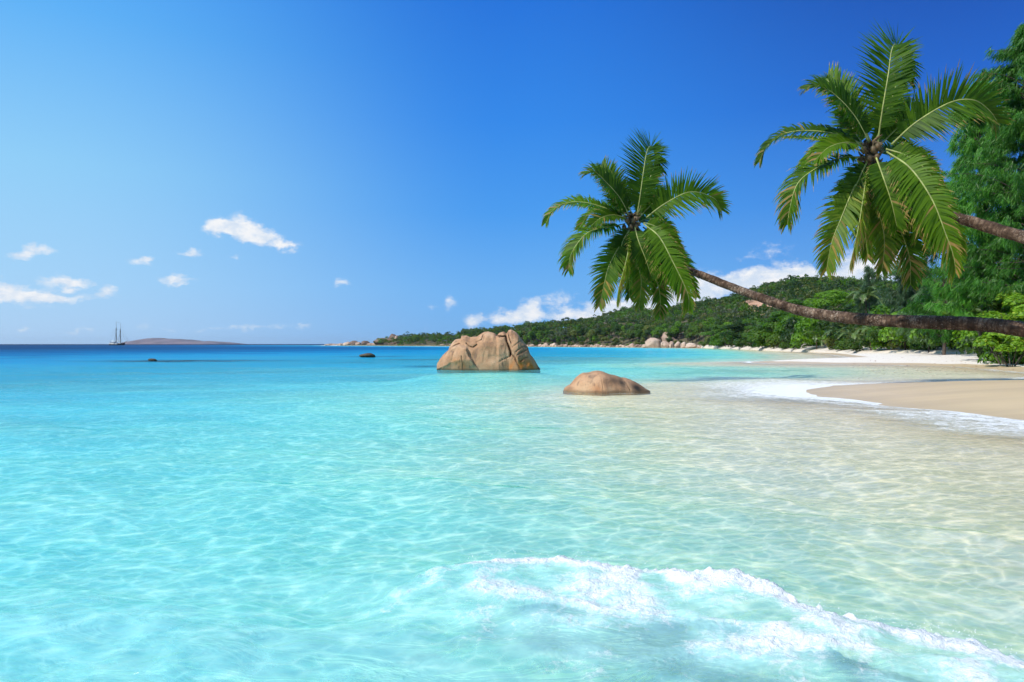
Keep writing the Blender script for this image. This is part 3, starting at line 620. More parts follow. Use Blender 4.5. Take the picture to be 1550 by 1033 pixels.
def crown(rng, lb, per, size, aspect=.6, shell=.35, flat=.8):
    Ps, Ns = [], []
    for (x, y, z, r) in lb:
        n = int(per * (r ** 1.2) * rng.uniform(.7, 1.2)) + 8; dvec = rng.normal(size=(n, 3)); dvec /= np.linalg.norm(dvec, axis=1)[:, None]
        dvec[:, 2] = np.where(dvec[:, 2] < -.4, -dvec[:, 2], dvec[:, 2])
        rr = r * (1 - shell * rng.random(n) ** 1.5)[:, None]; pp = dvec * rr * np.array([1, 1, flat]) + np.array([x, y, z])
        nn = dvec + rng.normal(0, .45, (n, 3)) + np.array([0, 0, .3]); nn /= np.linalg.norm(nn, axis=1)[:, None]
        Ps.append(pp); Ns.append(nn)
    return leaf_quads(np.concatenate(Ps), np.concatenate(Ns), size, rng, aspect, .08)
m_bark = plain('bark', (.085, .065, .05), .9, .35, 3)
m_l = [leaf_mat('leaves_dark', (.025, .060, .012), (.075, .15, .024), nscale=.35), leaf_mat('leaves_mid', (.045, .105, .014), (.12, .22, .026), nscale=.35),
       leaf_mat('leaves_olive', (.07, .105, .022), (.19, .23, .05), (.30, .27, .09), nscale=.35), leaf_mat('leaves_bright', (.06, .15, .010), (.17, .33, .022), nscale=.35), leaf_mat('leaves_grey', (.08, .11, .06), (.16, .20, .12), (.2, .2, .15), nscale=.35)]
def trunk_limbs(rng, h, rx, r0):
    mb = MB(); top = Vector((rng.uniform(-.3, .3), rng.uniform(-.3, .3), h * .55))
    mb.add(*tube(catmull([(0, 0, -.6), (.1, 0, h * .15), (top.x * .5, top.y, h * .35), tuple(top)], 10), np.linspace(r0 * 1.3, r0 * .6, 10), 8))
    for i in range(6):
        a = i * 1.05 + rng.uniform(0, .5); z0 = h * rng.uniform(.25, .5); e = (math.cos(a) * rx * .7, math.sin(a) * rx * .7, h * rng.uniform(.55, .85))
        mb.add(*tube(catmull([(0, 0, z0), (e[0] * .5, e[1] * .5, z0 + (e[2] - z0) * .4), e], 7), np.linspace(r0 * .5, r0 * .12, 7), 6))
    return mb
# far hillside trees: one mesh each, shared by the copies; unit height about 7 m
FAR = []
for i in range(10):
    rg = np.random.default_rng(100 + i); tall = rg.uniform(.8, 1.15); mb = MB()
    lb = lobes(rg, 8 + i % 4, 2.1, 1.9 * tall, 4.2 * tall, 1.35); V, Q = crown(rg, lb, 70, .62); mb.add(V, Q, mi=0)
    t_m = trunk_limbs(rg, 6.5 * tall, 1.8, .16); mb.add(np.concatenate(t_m.V), np.concatenate(t_m.Q), None, 1)
    FAR.append(mb.mesh('hillside_tree', [m_l[[0, 0, 1, 1, 2, 0, 3, 4, 1, 2][i]], m_bark], False))
def ground(px, Y): return float(hill_h(np.float64(px), np.float64(Y)))
rg = np.random.default_rng(3); cand = []
for _ in range(15000):
    px = rg.uniform(572, 1640); c = float(prof(px, PX_C)); r_ = float(prof(px, PX_R)); t = rg.random() ** .8; Y = c + 1 + t * (r_ + 12 - c)
    if px < 1100 and rg.random() > (Y / 500) ** .5: continue
    z = ground(px, Y); X_ = (px - CX) / F * Y; row_ = HY - (z - EYE) / Y * F
    if ((px - 1146) / 27) ** 2 + ((row_ - 468 - (px - 1146) * .05) / 11) ** 2 < rg.uniform(.5, 1.2): continue
    cand.append((Y, px, X_, z))
for q in np.arange(600, 1004, 1.1):
    Yq = float(prof(q, PX_C)) + rg.uniform(-1.5, 3); cand.append((Yq, q, (q - CX) / F * Yq, ground(q, Yq) - 1.6))
sel = []; cell = {}
for c in cand:
    key = (int(c[2] / 3.6), int(c[0] / 3.6))
    if key in cell: continue
    cell[key] = 1; sel.append(c)
sel.sort(); pxr = lambda c: c[1]
# the nearest trees that can be seen over the ones in front become things of their own; the rest is one mass
front = [c for c in sel if c[0] < float(prof(c[1], PX_C)) + 26 and c[1] < 1180]; ids = set(map(id, front[:]))
rest = [c for c in sel if id(c) not in ids]
front.sort(key=lambda c: c[0]); 
indiv = front[:285]; rest += front[285:]
for i, (Y, px, x, z) in enumerate(indiv):
    v = int(rg.integers(0, 10)); sc = rg.uniform(.75, 1.15) * (1.0 if px > 700 else 1.05)
    if Y - float(prof(px, PX_C)) < 6: sc *= .6
    o = link('hillside_tree', FAR[v], loc=(x, Y, z - .3), rz=rg.uniform(0, 6.28), scale=(sc, sc, sc * rg.uniform(.85, 1.15)))
    tag(o, 'green broadleaf tree in the front rows of the wooded hill', 'tree', 'trees in the front rows of the wooded hill')
# the wood behind them
def wood(name, cs, mats, seed, per=62, size=.80):
    rg = np.random.default_rng(seed); Ps, Ns, MI = [], [], []
    for (Y, px, x, z) in cs:
        h = rg.uniform(3.0, 7.4) + (rg.random() < .06) * 2.5; rad = rg.uniform(1.3, 2.9); pn = mn.noise(Vector((x * .035, Y * .035, 2))) + rg.normal(0, .22); rad *= (1.35 if mn.noise(Vector((x * .05, Y * .05, 9))) > .1 else .85); n = int(per * rad / 2)
        kd = (0 if pn < -.25 else 1 if pn < .0 else 2 if pn < .22 else 4 if pn < .34 else 3)
        for _ in range(3):
            cx_, cy_, cz_ = rg.normal(0, rad * .4), rg.normal(0, rad * .4), h * rg.uniform(.5, .85); m_ = n // 3 + 4; dv = rg.normal(size=(m_, 3)); dv /= np.linalg.norm(dv, axis=1)[:, None]; dv[:, 2] = np.abs(dv[:, 2]) * 1.0 - .25
            Ps.append(dv * rad * .62 * rg.uniform(.75, 1.0, (m_, 1)) + np.array([x + cx_, Y + cy_, z + cz_])); q = dv + rg.normal(0, .5, (m_, 3)); Ns.append(q / np.linalg.norm(q, axis=1)[:, None]); MI.append(np.full(m_, kd))
    V, Q = leaf_quads(np.concatenate(Ps), np.concatenate(Ns), size, rg, .75, .1)
    return link(name, mesh_np(name, V, Q, None, mats, False, None, np.concatenate(MI)))
fw = wood('hillside_forest', rest, m_l, 8); tag(fw, 'dense green wood covering the upper slopes of the hill', kind='stuff')
print('TREES', len(indiv), len(rest))

# trees on the flat behind the beach
def tree_mesh_set(seed, h, rx, leaf, mat, nl=22, per=210, rl=1.15, asp=.6):
    rg = np.random.default_rng(seed); lb = lobes(rg, nl, rx, h * .36, h * .60, rl); V, Q = crown(rg, lb, per, leaf, asp)
    return (mesh_np('crown', V, Q, None, mat, False), trunk_limbs(rg, h, rx, h * .022).mesh('trunk', m_bark))
BR = [tree_mesh_set(200 + i, 9, 3.4, .34, m_l[[3, 1, 3, 0][i]]) for i in range(4)]
def big_tree(px, Y, top, wpx, v, label, group='broadleaf trees behind the beach', name='broadleaf_tree', sets=None, unit=(9.6, 3.9)):
    cm, tm = (sets or BR)[v]; z = ground(px, Y); hgt = EYE + (HY - top) / F * Y - z; s_ = hgt / unit[0]; w = wpx / F * Y / 2 / unit[1]
    e = bpy.data.objects.new(name, None); COL.objects.link(e); e.location = ((px - CX) / F * Y, Y, z - .1); e.scale = (w, w, s_); e.rotation_euler = (0, 0, px * .37)
    link('trunk', tm, e); link('crown', cm, e); tag(e, label, 'tree', group); return e
for a in [(1088, 262, 489, 58, 1, 'mid green rounded tree where the sand starts beside the boulder heap'), (1118, 232, 484, 62, 3, 'dark green tree behind the thin far end of the beach'), (1150, 205, 480, 64, 1, 'green tree right of the dark one at the thin end of the beach'),
          (1186, 176, 470, 84, 0, 'brightest broad green tree below the bare orange slope'), (1226, 160, 464, 88, 2, 'bright broad tree just above the middle of the lower leaning trunk'), (1205, 195, 452, 80, 0, 'bright tree crown peeking out above the lower leaning trunk'),
          (1262, 185, 438, 90, 2, 'broad bright crown above the lower trunk and left of the taller small palm'), (1285, 140, 472, 60, 3, 'dark green tree behind the small palms by the sand'), (1330, 150, 430, 80, 3, 'dark tall tree behind the taller small palm'),
          (1372, 112, 446, 104, 2, 'light green dense tree above the lower trunk under the nearer palm crown'), (1352, 100, 486, 70, 1, 'mid green tree under the lower trunk between small palms'), (1430, 96, 452, 70, 1, 'green tree left of the tall feathery tree over the trunk'),
          (1402, 88, 482, 66, 3, 'dark tree whose shade falls on the edge of the sand'), (1462, 76, 470, 90, 3, 'very dark broad tree at the foot of the tall feathery tree'), (1520, 66, 440, 120, 3, 'dark broad tree behind the bright shrubs at the right edge'), (1640, 50, 380, 190, 1, 'broadleaf tree past the right edge of the view')]:
    big_tree(*a)
# undergrowth at the back of the sand
SH = []
for i in range(4):
    rg = np.random.default_rng(300 + i); lb = lobes(rg, 12, 1.5, .8, .9, .62); V, Q = crown(rg, lb, 260, .24); SH.append(mesh_np('shrub', V, Q, None, m_l[[1, 0, 3, 2][i]], False))
i = 0; px = 1066.0
while px < 1640:
    Y = float(prof(px, PX_C)) + 1.5 + rr_.random() * 2; s_ = rr_.uniform(.8, 1.5) * (1.5 if Y > 140 else 1.1)
    o = link('shrub', SH[i % 4], loc=((px - CX) / F * Y, Y, ground(px, Y) - .15), rz=i * 1.7, scale=(s_, s_, s_ * rr_.uniform(.8, 1.2)))
    tag(o, 'low green shrub in the hedge of undergrowth along the top of the beach', 'shrub', 'undergrowth along the top of the beach'); i += 1; px += 2.3 * s_ / Y * F * .9
for i, (px, Y, s_, v) in enumerate([(1352, 101, 2.3, 0), (1386, 93, 2.6, 2), (1412, 88, 2.6, 0), (1446, 79, 2.6, 2), (1466, 75, 2.8, 1), (1490, 69, 2.4, 2), (1516, 64, 2.6, 0), (1542, 60, 2.4, 2), (1572, 55, 2.6, 1), (1538, 50.5, 1.3, 0), (1556, 50, 1.5, 2), (1520, 54, 1.6, 1), (1500, 72, 3.4, 1), (1548, 66, 3.6, 0), (1160, 182, 3.0, 0), (1204, 156, 3.0, 1), (1246, 136, 3.0, 2), (1120, 232, 3.4, 1), (1090, 258, 3.2, 0)]):
    o = link('shrub', SH[v], loc=((px - CX) / F * Y, Y, ground(px, Y) - .2), rz=i * 2.2, scale=(s_, s_, s_ * 1.1)); tag(o, 'tall dense bush filling the gap between tree trunks and sand', 'shrub', 'tall bushes between the trees and the sand')
# bright large leaved shrubs at the right edge
m_alm = leaf_mat('leaves_almond', (.09, .21, .012), (.24, .42, .03), (.40, .45, .05), trans=.4, nscale=1.0)
def rosettes(seed, nl, rx, rz, z0, rl, count, leaf):
    rg = np.random.default_rng(seed); lb = lobes(rg, nl, rx, rz, z0, rl); V_, Q_ = [], []; n0 = 0
    for c in range(count):
        x, y, z, r = lb[rg.integers(len(lb))]; dv = rg.normal(size=3); dv[2] = abs(dv[2]) * .7; dv /= np.linalg.norm(dv); p_ = np.array([x, y, z]) + dv * r * rg.uniform(.8, 1.05)
        ax = dv + np.array([0, 0, .6]); ax /= np.linalg.norm(ax); t1 = np.cross(ax, [1, .3, .2]); t1 /= np.linalg.norm(t1); t2 = np.cross(ax, t1)
        for j in range(7):
            a = j * .9 + rg.uniform(0, .3); di = t1 * math.cos(a) + t2 * math.sin(a) + ax * .45; sd = np.cross(di, ax); L = leaf * rg.uniform(.7, 1.2)
            V_ += [p_, p_ + di * L * .55 + sd * L * .28, p_ + di * L - ax * L * .1, p_ + di * L * .55 - sd * L * .28]; Q_.append((n0, n0 + 1, n0 + 2, n0 + 3)); n0 += 4
    return mesh_np('crown', np.array(V_), np.array(Q_), None, m_alm, False)
for (px, Y, zc, rx, rz, sd, lb_) in [(1546, 49, 3.9, 2.1, 1.5, 1, 'bright yellow green large leaved shrub above the trunk at the right edge'), (1530, 47, 1.6, 1.7, .8, 2, 'bright yellow green shrub below the trunk at the right edge'), (1518, 50, 2.9, 1.4, .8, 3, 'bright yellow green shrub touching the top of the trunk at the right edge'), (1590, 42, 3.2, 2.0, 1.3, 4, 'bright shrub past the right edge of the view')]:
    z = ground(px, Y) if Y > prof(px, PX_C) else 1.0; z = max(z, .9)
    e = bpy.data.objects.new('almond_shrub', None); COL.objects.link(e); e.location = ((px - CX) / F * Y, Y, z)
    link('crown', rosettes(sd, 9, rx, rz, zc - z, .62, 620, .20), e); rg = np.random.default_rng(sd); mb = MB()
    for j in range(6): a = j * 1.1; mb.add(*tube(catmull([(0, 0, -1.2), (.9 * math.cos(a), .9 * math.sin(a), (zc - z) * .4), (rx * .6 * math.cos(a), rx * .6 * math.sin(a), zc - z)], 7), np.linspace(.035, .012, 7), 6))
    link('stem', mb.mesh('stem', m_bark), e); tag(e, lb_, 'shrub', 'bright shrubs at the right edge')
# casuarinas: drooping feathery needles
m_cas = [leaf_mat('needles_deep', (.038, .130, .014), (.125, .33, .042), trans=.38, nscale=.45, tcol=(.9, 1.5, .5)), leaf_mat('needles_soft', (.055, .11, .05), (.12, .22, .09), trans=.35, nscale=.5)]
def casuarina(px, Y, top, rad, label, v, seed, tufts=1500, strips=24, dens=1.0, low=.12, lean=0.0):
    rg = np.random.default_rng(seed); z = ground(px, Y); h = EYE + (HY - top) / F * Y - z; X_ = (px - CX) / F * Y
    e = bpy.data.objects.new('casuarina_tree', None); COL.objects.link(e); e.location = (X_, Y, z - .1)
    mb = MB(); mb.add(*tube(catmull([(0, 0, -.5), (.15, 0, h * .3), (lean * .5, .1, h * .65), (lean, 0, h * .97)], 16), np.linspace(h * .010, .03, 16), 8))
    P_, Dn = [], []; nb = int(tufts / 9)
    for i in range(nb):
        f = low + (1 - low) * (i + rg.random()) / nb; a = rg.uniform(0, 6.283); r = rad * (1 - f ** 2.4) ** .7 * rg.uniform(.55, 1.1) * (.75 + .35 * math.sin(f * 17 + a * 2)) + .35
        o_ = np.array([lean * f * f, 0, h * f * .97]); tip = o_ + np.array([math.cos(a) * r, math.sin(a) * r, r * .30 + .3])
        path = catmull([o_, o_ * .5 + tip * .5 + np.array([0, 0, r * .12]), tip], 9)
        if i % 2 == 0: mb.add(*tube(path, np.linspace(.06, .015, 9), 5, False))
        for j in range(3, 9):
            if rg.random() < dens:
                for _ in range(1 + (rg.random() < .5)): P_.append(path[j] + rg.normal(0, .16, 3)); Dn.append(path[8] - path[0])
    P_ = np.array(P_); n = len(P_); out = (np.array(Dn)); out /= np.linalg.norm(out, axis=1)[:, None]
    strips = int(strips * 1.4); PP = np.repeat(P_, strips, 0); OO = np.repeat(out, strips, 0); nS = len(PP); 
    st = PP + rg.normal(0, .13, (nS, 3)); dr = OO * rg.uniform(.1, .7, (nS, 1)) + rg.normal(0, .28, (nS, 3)); dr[:, 2] = dr[:, 2] * .5 - .75; dr /= np.linalg.norm(dr, axis=1)[:, None]
    L = rg.uniform(.25, .75, (nS, 1)); w = np.cross(dr, rg.normal(size=(nS, 3))); w /= np.linalg.norm(w, axis=1)[:, None]; w *= .015 * (1 + Y / 90)
    V = np.stack([st - w, st + w, st + dr * L + w * .4, st + dr * L - w * .4], 1).reshape(-1, 3)
    link('trunk', mb.mesh('trunk', m_bark), e); link('crown', mesh_np('crown', V, np.arange(4 * nS).reshape(-1, 4), None, m_cas[v], False), e)
    tag(e, label, 'tree', 'feathery casuarina trees')
casuarina(1560, 53, 30, 6.0, 'tallest feathery casuarina, rising behind the nearer palm at the right edge', 0, 1, 2600, 26)
casuarina(1484, 58, 118, 4.2, 'second tallest feathery casuarina, directly behind the nearer palm crown', 0, 2, 1700, 24)
casuarina(1428, 72, 275, 4.4, 'shorter feathery casuarina left of the two tallest', 0, 3, 1200, 22)
casuarina(1640, 50, 60, 5.5, 'feathery casuarina past the right edge of the view', 0, 4, 1500, 20)
casuarina(1378, 100, 392, 4.0, 'soft grey green casuarina behind the lowest fronds of the nearer palm', 1, 5, 900, 20)
casuarina(1316, 130, 402, 3.6, 'thin sparse casuarina against the white cloud', 1, 6, 520, 14, .55, .45)
casuarina(1405, 84, 440, 3.0, 'small soft casuarina over the dark shade behind the beach', 1, 7, 700, 20)

# ------------------------------------------------------------------ coconut palms
m_frond = leaf_mat('palm_leaflets', (.038, .105, .004), (.120, .235, .010), None, trans=.50, rough=.50, nscale=2.2, spec=.22, tcol=(1.6, 1.6, .30))
m_frondy = leaf_mat('palm_leaflets_yellowing', (.075, .17, .010), (.20, .30, .03), (.42, .28, .06), trans=.45, rough=.5, nscale=2.2, spec=.25, tcol=(1.4, 1.3, .4))
m_tip = leaf_mat('palm_leaflets_dry', (.20, .16, .04), (.36, .24, .07), None, trans=.3, rough=.7)
m_rach = plain('palm_rachis', (.30, .34, .10), .5, .25, 6, .1)
m_dfrond = leaf_mat('small_palm_leaflets', (.05, .10, .02), (.13, .21, .05), None, trans=.3, rough=.35, nscale=1.2, spec=.6)
def frond_mesh(path, up, L, droop, rng, n=64, wid=.030, mats=None, rr=.022, dry=.0, asym=(1, 1), ragged=.12):
    p_ = catmull(path, 40); T = np.gradient(p_, axis=0); T /= np.linalg.norm(T, axis=1)[:, None]; mb = MB()
    cl = np.concatenate([[0], np.cumsum(np.linalg.norm(np.diff(p_, axis=0), axis=1))]); tot = cl[-1]
    mb.add(*tube(p_, np.linspace(rr, rr * .18, 40), 6), mi=1)
    upv = np.asarray(up, float); upv /= np.linalg.norm(upv); Vs, Qs, Ms = [], [], []
    for side in (-1, 1):
        ok = True
        for i in range(n):
            s_ = .10 + .89 * (i + rng.uniform(-.3, .3)) / n
            if rng.random() < ragged * .35: continue
            c = np.array([np.interp(s_ * tot, cl, p_[:, a]) for a in range(3)]); t = np.array([np.interp(s_ * tot, cl, T[:, a]) for a in range(3)]); t /= np.linalg.norm(t)
            b = np.cross(t, upv); b /= np.linalg.norm(b) + 1e-6; nrm = np.cross(b, t)
            ln = L * asym[0 if side < 0 else 1] * (.55 if rng.random() < .045 else 1) * (.93 + .10 * math.sin(i * .7 + side)) * (np.interp(s_, [.1, .22, .45, .7, .9, 1], [.45, .85, 1, .88, .60, .38])) * rng.uniform(.86, 1.08)
            al = math.radians(np.interp(s_, [.1, .5, 1], [12, 32, 62]) + rng.normal(0, 4.5))
            dr = b * side * math.cos(al) + t * math.sin(al) + nrm * (.22 + rng.normal(0, .07)); dr /= np.linalg.norm(dr)
            w = t - dr * t.dot(dr); w /= np.linalg.norm(w) + 1e-6; cur = c.copy(); seg = 5; wd = wid * np.array([.55, 1, .95, .75, .42, .06]); dd = dr.copy(); base = len(Vs); g_ = droop * rng.uniform(.75, 1.3)
            for j in range(seg + 1):
                Vs += [cur - w * wd[j], cur + w * wd[j]]
                cur = cur + dd * ln / seg; dd = dd + np.array([0, 0, -1.0]) * g_ * (.10 + .14 * j); dd /= np.linalg.norm(dd); w = w - dd * w.dot(dd); w /= np.linalg.norm(w) + 1e-6
            ln *= 1; isdry = rng.random() < dry * max(0, s_ - .45) * 2
            for j in range(seg): Qs.append((base + 2 * j, base + 2 * j + 1, base + 2 * j + 3, base + 2 * j + 2)); Ms.append(2 if (isdry or (dry > 0 and j == seg - 1 and rng.random() < .4)) else 0)
    Q = np.array(Qs); n0 = mb.n; mb.V.append(np.array(Vs)); mb.Q.append(Q + n0); mb.mq += Ms; mb.n += len(Vs)
    return mb.mesh('frond', [(mats or m_frond), m_rach, m_tip], True)
U = .00562
FR = [  # points (right, up, away) in crown units, face towards the viewer 0..1, leaflet length, droop, kind, asymmetry
    ([(30, 20, 0), (42, 130, -25), (58, 260, -30), (85, 360, 0), (118, 410, 70), (165, 385, 150), (190, 310, 190)], .93, 128, .10, 0, (1.05, .85), .0),
    ([(50, 25, 70), (85, 150, 120), (125, 250, 160), (155, 330, 200), (185, 300, 260)], .85, 85, .25, 0, (1, 1), .1),
    ([(5, 40, 0), (-45, 140, 10), (-105, 235, 30), (-150, 300, 60), (-135, 325, 120)], .80, 100, .35, 0, (.9, .9), .05),
    ([(-10, 30, -20), (-70, 110, -60), (-140, 185, -90), (-200, 225, -100), (-250, 225, -90)], .45, 112, .75, 0, (1, 1), .05),
    ([(-30, 30, 0), (-120, 62, -15), (-230, 92, -10), (-330, 92, 15), (-410, 62, 40), (-440, 0, 50)], .42, 88, .8, 0, (1, 1), .15),
    ([(-30, 40, 60), (-140, 70, 100), (-250, 105, 110), (-330, 110, 110)], .4, 50, .5, 0, (1, 1), .3),
    ([(-30, -20, -20), (-130, -38, -60), (-230, -75, -90), (-290, -130, -100), (-325, -200, -100), (-332, -272, -95)], .35, 108, .85, 0, (1, 1), .25),
    ([(-30, -80, -30), (-88, -170, -80), (-132, -260, -110), (-162, -350, -120), (-182, -450, -112)], .92, 98, .40, 1, (1, 1), .25),
    ([(-20, -80, -70), (-42, -190, -130), (-68, -290, -160), (-92, -370, -172), (-104, -440, -170)], -1, 88, .5, 1, (1, 1), .4),
    ([(0, -100, 0), (25, -200, -20), (40, -300, -25), (45, -380, -15), (45, -450, 0)], 1.0, 84, .40, 1, (1, 1), .15),
    ([(40, -120, 30), (105, -240, 40), (145, -330, 40), (165, -410, 40), (162, -495, 40)], .92, 92, .40, 0, (1, 1), .3),
    ([(50, -20, -60), (118, -110, -140), (178, -230, -190), (228, -350, -205), (250, -420, -195), (250, -475, -185)], .92, 118, .42, 0, (.62, 1.05), .25),
    ([(60, -60, -30), (140, -180, -80), (195, -280, -110), (225, -370, -110)], .85, 95, .4, 0, (1, 1), .1),
    ([(80, -20, 60), (200, -90, 110), (300, -180, 150), (362, -285, 175), (390, -390, 175)], .65, 76, .50, 0, (1, 1), .15),
    ([(80, 20, 0), (170, 82, -30), (280, 132, -45), (370, 142, -25), (440, 112, 10), (475, 66, 35)], .86, 118, .12, 0, (1.0, 1.1), .08),
    ([(40, 10, 100), (130, 40, 180), (230, 30, 240), (300, -40, 280)], .6, 85, .5, 0, (1, 1), .1),
    ([(-20, 40, 110), (-100, 100, 190), (-180, 90, 260), (-240, 10, 300)], .5, 80, .5, 0, (1, 1), .1),
    ([(0, -20, 100), (20, -130, 190), (30, -260, 230), (40, -380, 240)], .9, 90, .4, 0, (1, 1), .1),
    ([(40, -30, 10), (100, -90, 0), (150, -170, 0), (180, -250, 10), (195, -320, 20)], .9, 105, .35, 0, (1, 1), .05),
    ([(60, 0, 0), (130, -30, -20), (200, -90, -20), (250, -150, -10)], .8, 66, .35, 0, (1, 1), .05),
    ([(-10, -40, -30), (-50, -110, -60), (-80, -190, -70), (-95, -270, -70)], .9, 85, .35, 0, (1, 1), .05),
    ([(10, -40, -60), (30, -120, -110), (55, -210, -130), (75, -300, -130)], .95, 88, .35, 0, (1, 1), .1),
    ([(-30, 10, -20), (-100, 20, -70), (-170, 0, -110), (-220, -50, -130)], .5, 80, .6, 0, (1, 1), .1),
    ([(-10, 40, 60), (-40, 110, 110), (-60, 180, 150), (-60, 240, 190)], .85, 85, .25, 0, (1, 1), .0),
    ([(50, 30, 20), (110, 90, 30), (170, 140, 60), (220, 160, 100)], .85, 90, .25, 0, (1, 1), .0),
    ([(0, -40, 60), (-14, -110, 90), (-10, -190, 95), (5, -260, 90)], .7, 46, .9, 2, (1, .8), .0),
    ([(30, -60, 70), (75, -150, 110), (95, -240, 115), (92, -320, 110)], .6, 52, .9, 2, (.8, 1), .0),
    ([(20, 10, 10), (48, 80, 5), (62, 140, 10)], .9, 26, .1, 0, (1, 1), .0)]
m_trunk, k = material('palm_bark'); tc = k.n('ShaderNodeTexCoord'); g = k.n('ShaderNodeNewGeometry'); pos = tc.outputs['Object']
al_ = k.n('ShaderNodeAttribute', attribute_name='along').outputs['Fac']; nn = k.noise(pos, 5.0, 5, .68); n2 = k.noise(pos, 26, 4, .7)
ring = k.m('SINE', k.m('MULTIPLY', k.m('ADD', al_, k.m('MULTIPLY', nn, .05)), 62.0)); base_c = k.ramp(nn, [(.36, (.030, .019, .013)), (.52, (.090, .056, .039)), (.68, (.26, .18, .13))])
base_c = k.mix(k.ss(ring, .55, 1, 0, .55), base_c, (.04, .025, .02)); base_c = k.mix(k.ss(k.m('ADD', k.m('MULTIPLY', n2, .6), k.m('MULTIPLY', k.noise(pos, 1.6, 3, .6), .4)), .53, .64, 0, .7), base_c, (.42, .35, .28))
p = k.n('ShaderNodeBsdfPrincipled', {'Base Color': base_c, 'Roughness': .92, 'Normal': k.n('ShaderNodeBump', {'Strength': .9, 'Distance': .03, 'Height': k.m('ADD', k.m('MULTIPLY', ring, .35), n2)}).outputs[0]}); p.inputs['Specular IOR Level'].default_value = .15
k.n('ShaderNodeOutputMaterial', {0: p.outputs[0]})
m_fibre = plain('palm_fibre', (.14, .095, .05), .95, .5, 9, .6); m_nut = plain('coconut_husk', (.09, .085, .03), .6, .4, 7, .2, (.13, .075, .03))
def palm_trunk(path, radii, seed):
    rg = np.random.default_rng(seed); n = 420; seg = 20; p_ = catmull(path, n); q = np.concatenate([[0], np.cumsum(np.linalg.norm(np.diff(p_, axis=0), axis=1))])
    r = np.interp(np.linspace(0, 1, n), np.linspace(0, 1, len(radii)), radii); saw = (q / .095 + .35 * np.sin(q * 2.1)) % 1.0; r = r * (1 + .05 * (saw - .5)) * (1 + .035 * np.sin(q * 1.7) * np.sin(q * .63 + 1))
    V, Q, T = tube(p_, r, seg); 
    for i in range(n * seg): V[i] += Vector(mn.noise_vector(Vector(V[i] * 5.0))) * .010
    return mesh_np('trunk', V, Q, T, m_trunk, True, {'along': np.concatenate([np.repeat(q, seg), [q[0], q[-1]]])})
crown1 = P(955, 335, 20)
T1 = [P(952, 322, 20.1) - crown1, P(962, 345, 20.3) - crown1, P(985, 376, 20.4) - crown1, P(1013, 399, 20.2) - crown1, P(1060, 416, 19.7) - crown1, P(1110, 436, 19.1) - crown1, P(1160, 454, 18.4) - crown1, P(1210, 470, 17.7) - crown1, P(1262, 479, 17.0) - crown1,
      P(1330, 485, 16.2) - crown1, P(1400, 488, 15.4) - crown1, P(1480, 491, 14.7) - crown1, P(1555, 500, 14.0) - crown1]
T1 += [Vector((12.3, 13.3, 1.55)) - crown1, Vector((14.2, 12.6, 1.0)) - crown1, Vector((16.0, 12.0, .45)) - crown1, Vector((17.4, 11.5, -.5)) - crown1]
R1 = [.08, .09, .10, .104, .108, .115, .124, .132, .140, .148, .153, .155, .160, .18, .20, .25, .34]
def coconut_palm(loc, rz, seed, label, scale=1.0):
    rg = np.random.default_rng(seed); e = bpy.data.objects.new('coconut_palm', None); COL.objects.link(e); e.location = loc; e.rotation_euler = (0, 0, rz); e.scale = scale
    link('trunk', palm_trunk(T1, R1, seed), e)
    for (pts, face, L, dr, kd, asy, dry) in FR:
        path = [(x * U + rg.normal(0, .02), y * U, z * U + rg.normal(0, .02)) for (x, z, y) in pts]
        up = (1.0, -.25, .1) if face < 0 else (0, -face, 1.02 - face)
        link('frond', frond_mesh(path, up, L * U * 1.22, dr, rg, 108 if L > 60 else 44, .0215, (m_frond, m_frondy, m_tip)[kd], .021, dry, asy), e)
    mb = MB()                                                        # fibrous heart of the crown
    for i in range(46):
        a = rg.uniform(0, 6.283); z_ = rg.uniform(-.55, .22); r = .20 * (1 - abs(z_ + .15)); q0 = np.array([math.cos(a) * r * .4 + .02, math.sin(a) * r * .5, z_]); q1 = q0 + np.array([math.cos(a) * .2, math.sin(a) * .2, rg.uniform(-.12, .28)])
        mb.add(*tube(catmull([q0, (q0 + q1) / 2 + rg.normal(0, .02, 3), q1], 5), np.linspace(.045, .012, 5), 6))
    link('crown_heart', mb.mesh('crown_heart', m_fibre), e)
    for i, (x, y, z_) in enumerate([(-.16, -.22, -.02), (.02, -.30, -.05), (.13, -.22, .02), (-.05, -.27, -.22), (.10, -.26, -.20), (-.22, -.12, -.20), (-.12, -.05, -.80), (.02, -.15, -.95), (-.05, -.12, -1.12)]):
        bm = bmesh.new(); bmesh.ops.create_icosphere(bm, subdivisions=3, radius=.066)
        for v in bm.verts: v.co = Vector((v.co.x, v.co.y, v.co.z * 1.22)) * (1 + .05 * mn.noise(v.co * 9 + Vector((i, seed, 0))))
        me = bpy.data.meshes.new('coconut'); bm.to_mesh(me); bm.free(); me.materials.append(m_nut); me.polygons.foreach_set('use_smooth', np.ones(len(me.polygons), bool))
        link('coconut', me, e, (x, y, z_))
    mb = MB()
    for i in range(7):
        z1 = -.35 - .12 * i; mb.add(*tube(catmull([(0, -.02, -.3), (-.06 + .03 * (i % 3), -.12, (z1 - .3) / 2 - .1), (-.12 + .045 * (i % 5), -.12, z1 - .2)], 7), .012, 5))
    link('fruit_stalk', mb.mesh('fruit_stalk', m_fibre), e)
    tag(e, label, 'palm tree', 'leaning coconut palms'); return e
coconut_palm(P(955, 335, 38), 0, 1, 'farther leaning coconut palm, smaller crown, with its long trunk right across the view', (1.9, 1.9, 1.9))
coconut_palm(P(1316, 229, 26.6), -math.radians(18), 2, 'nearer leaning coconut palm with the larger crown, in front of the feathery trees', (1.64, 1.9, 1.88))
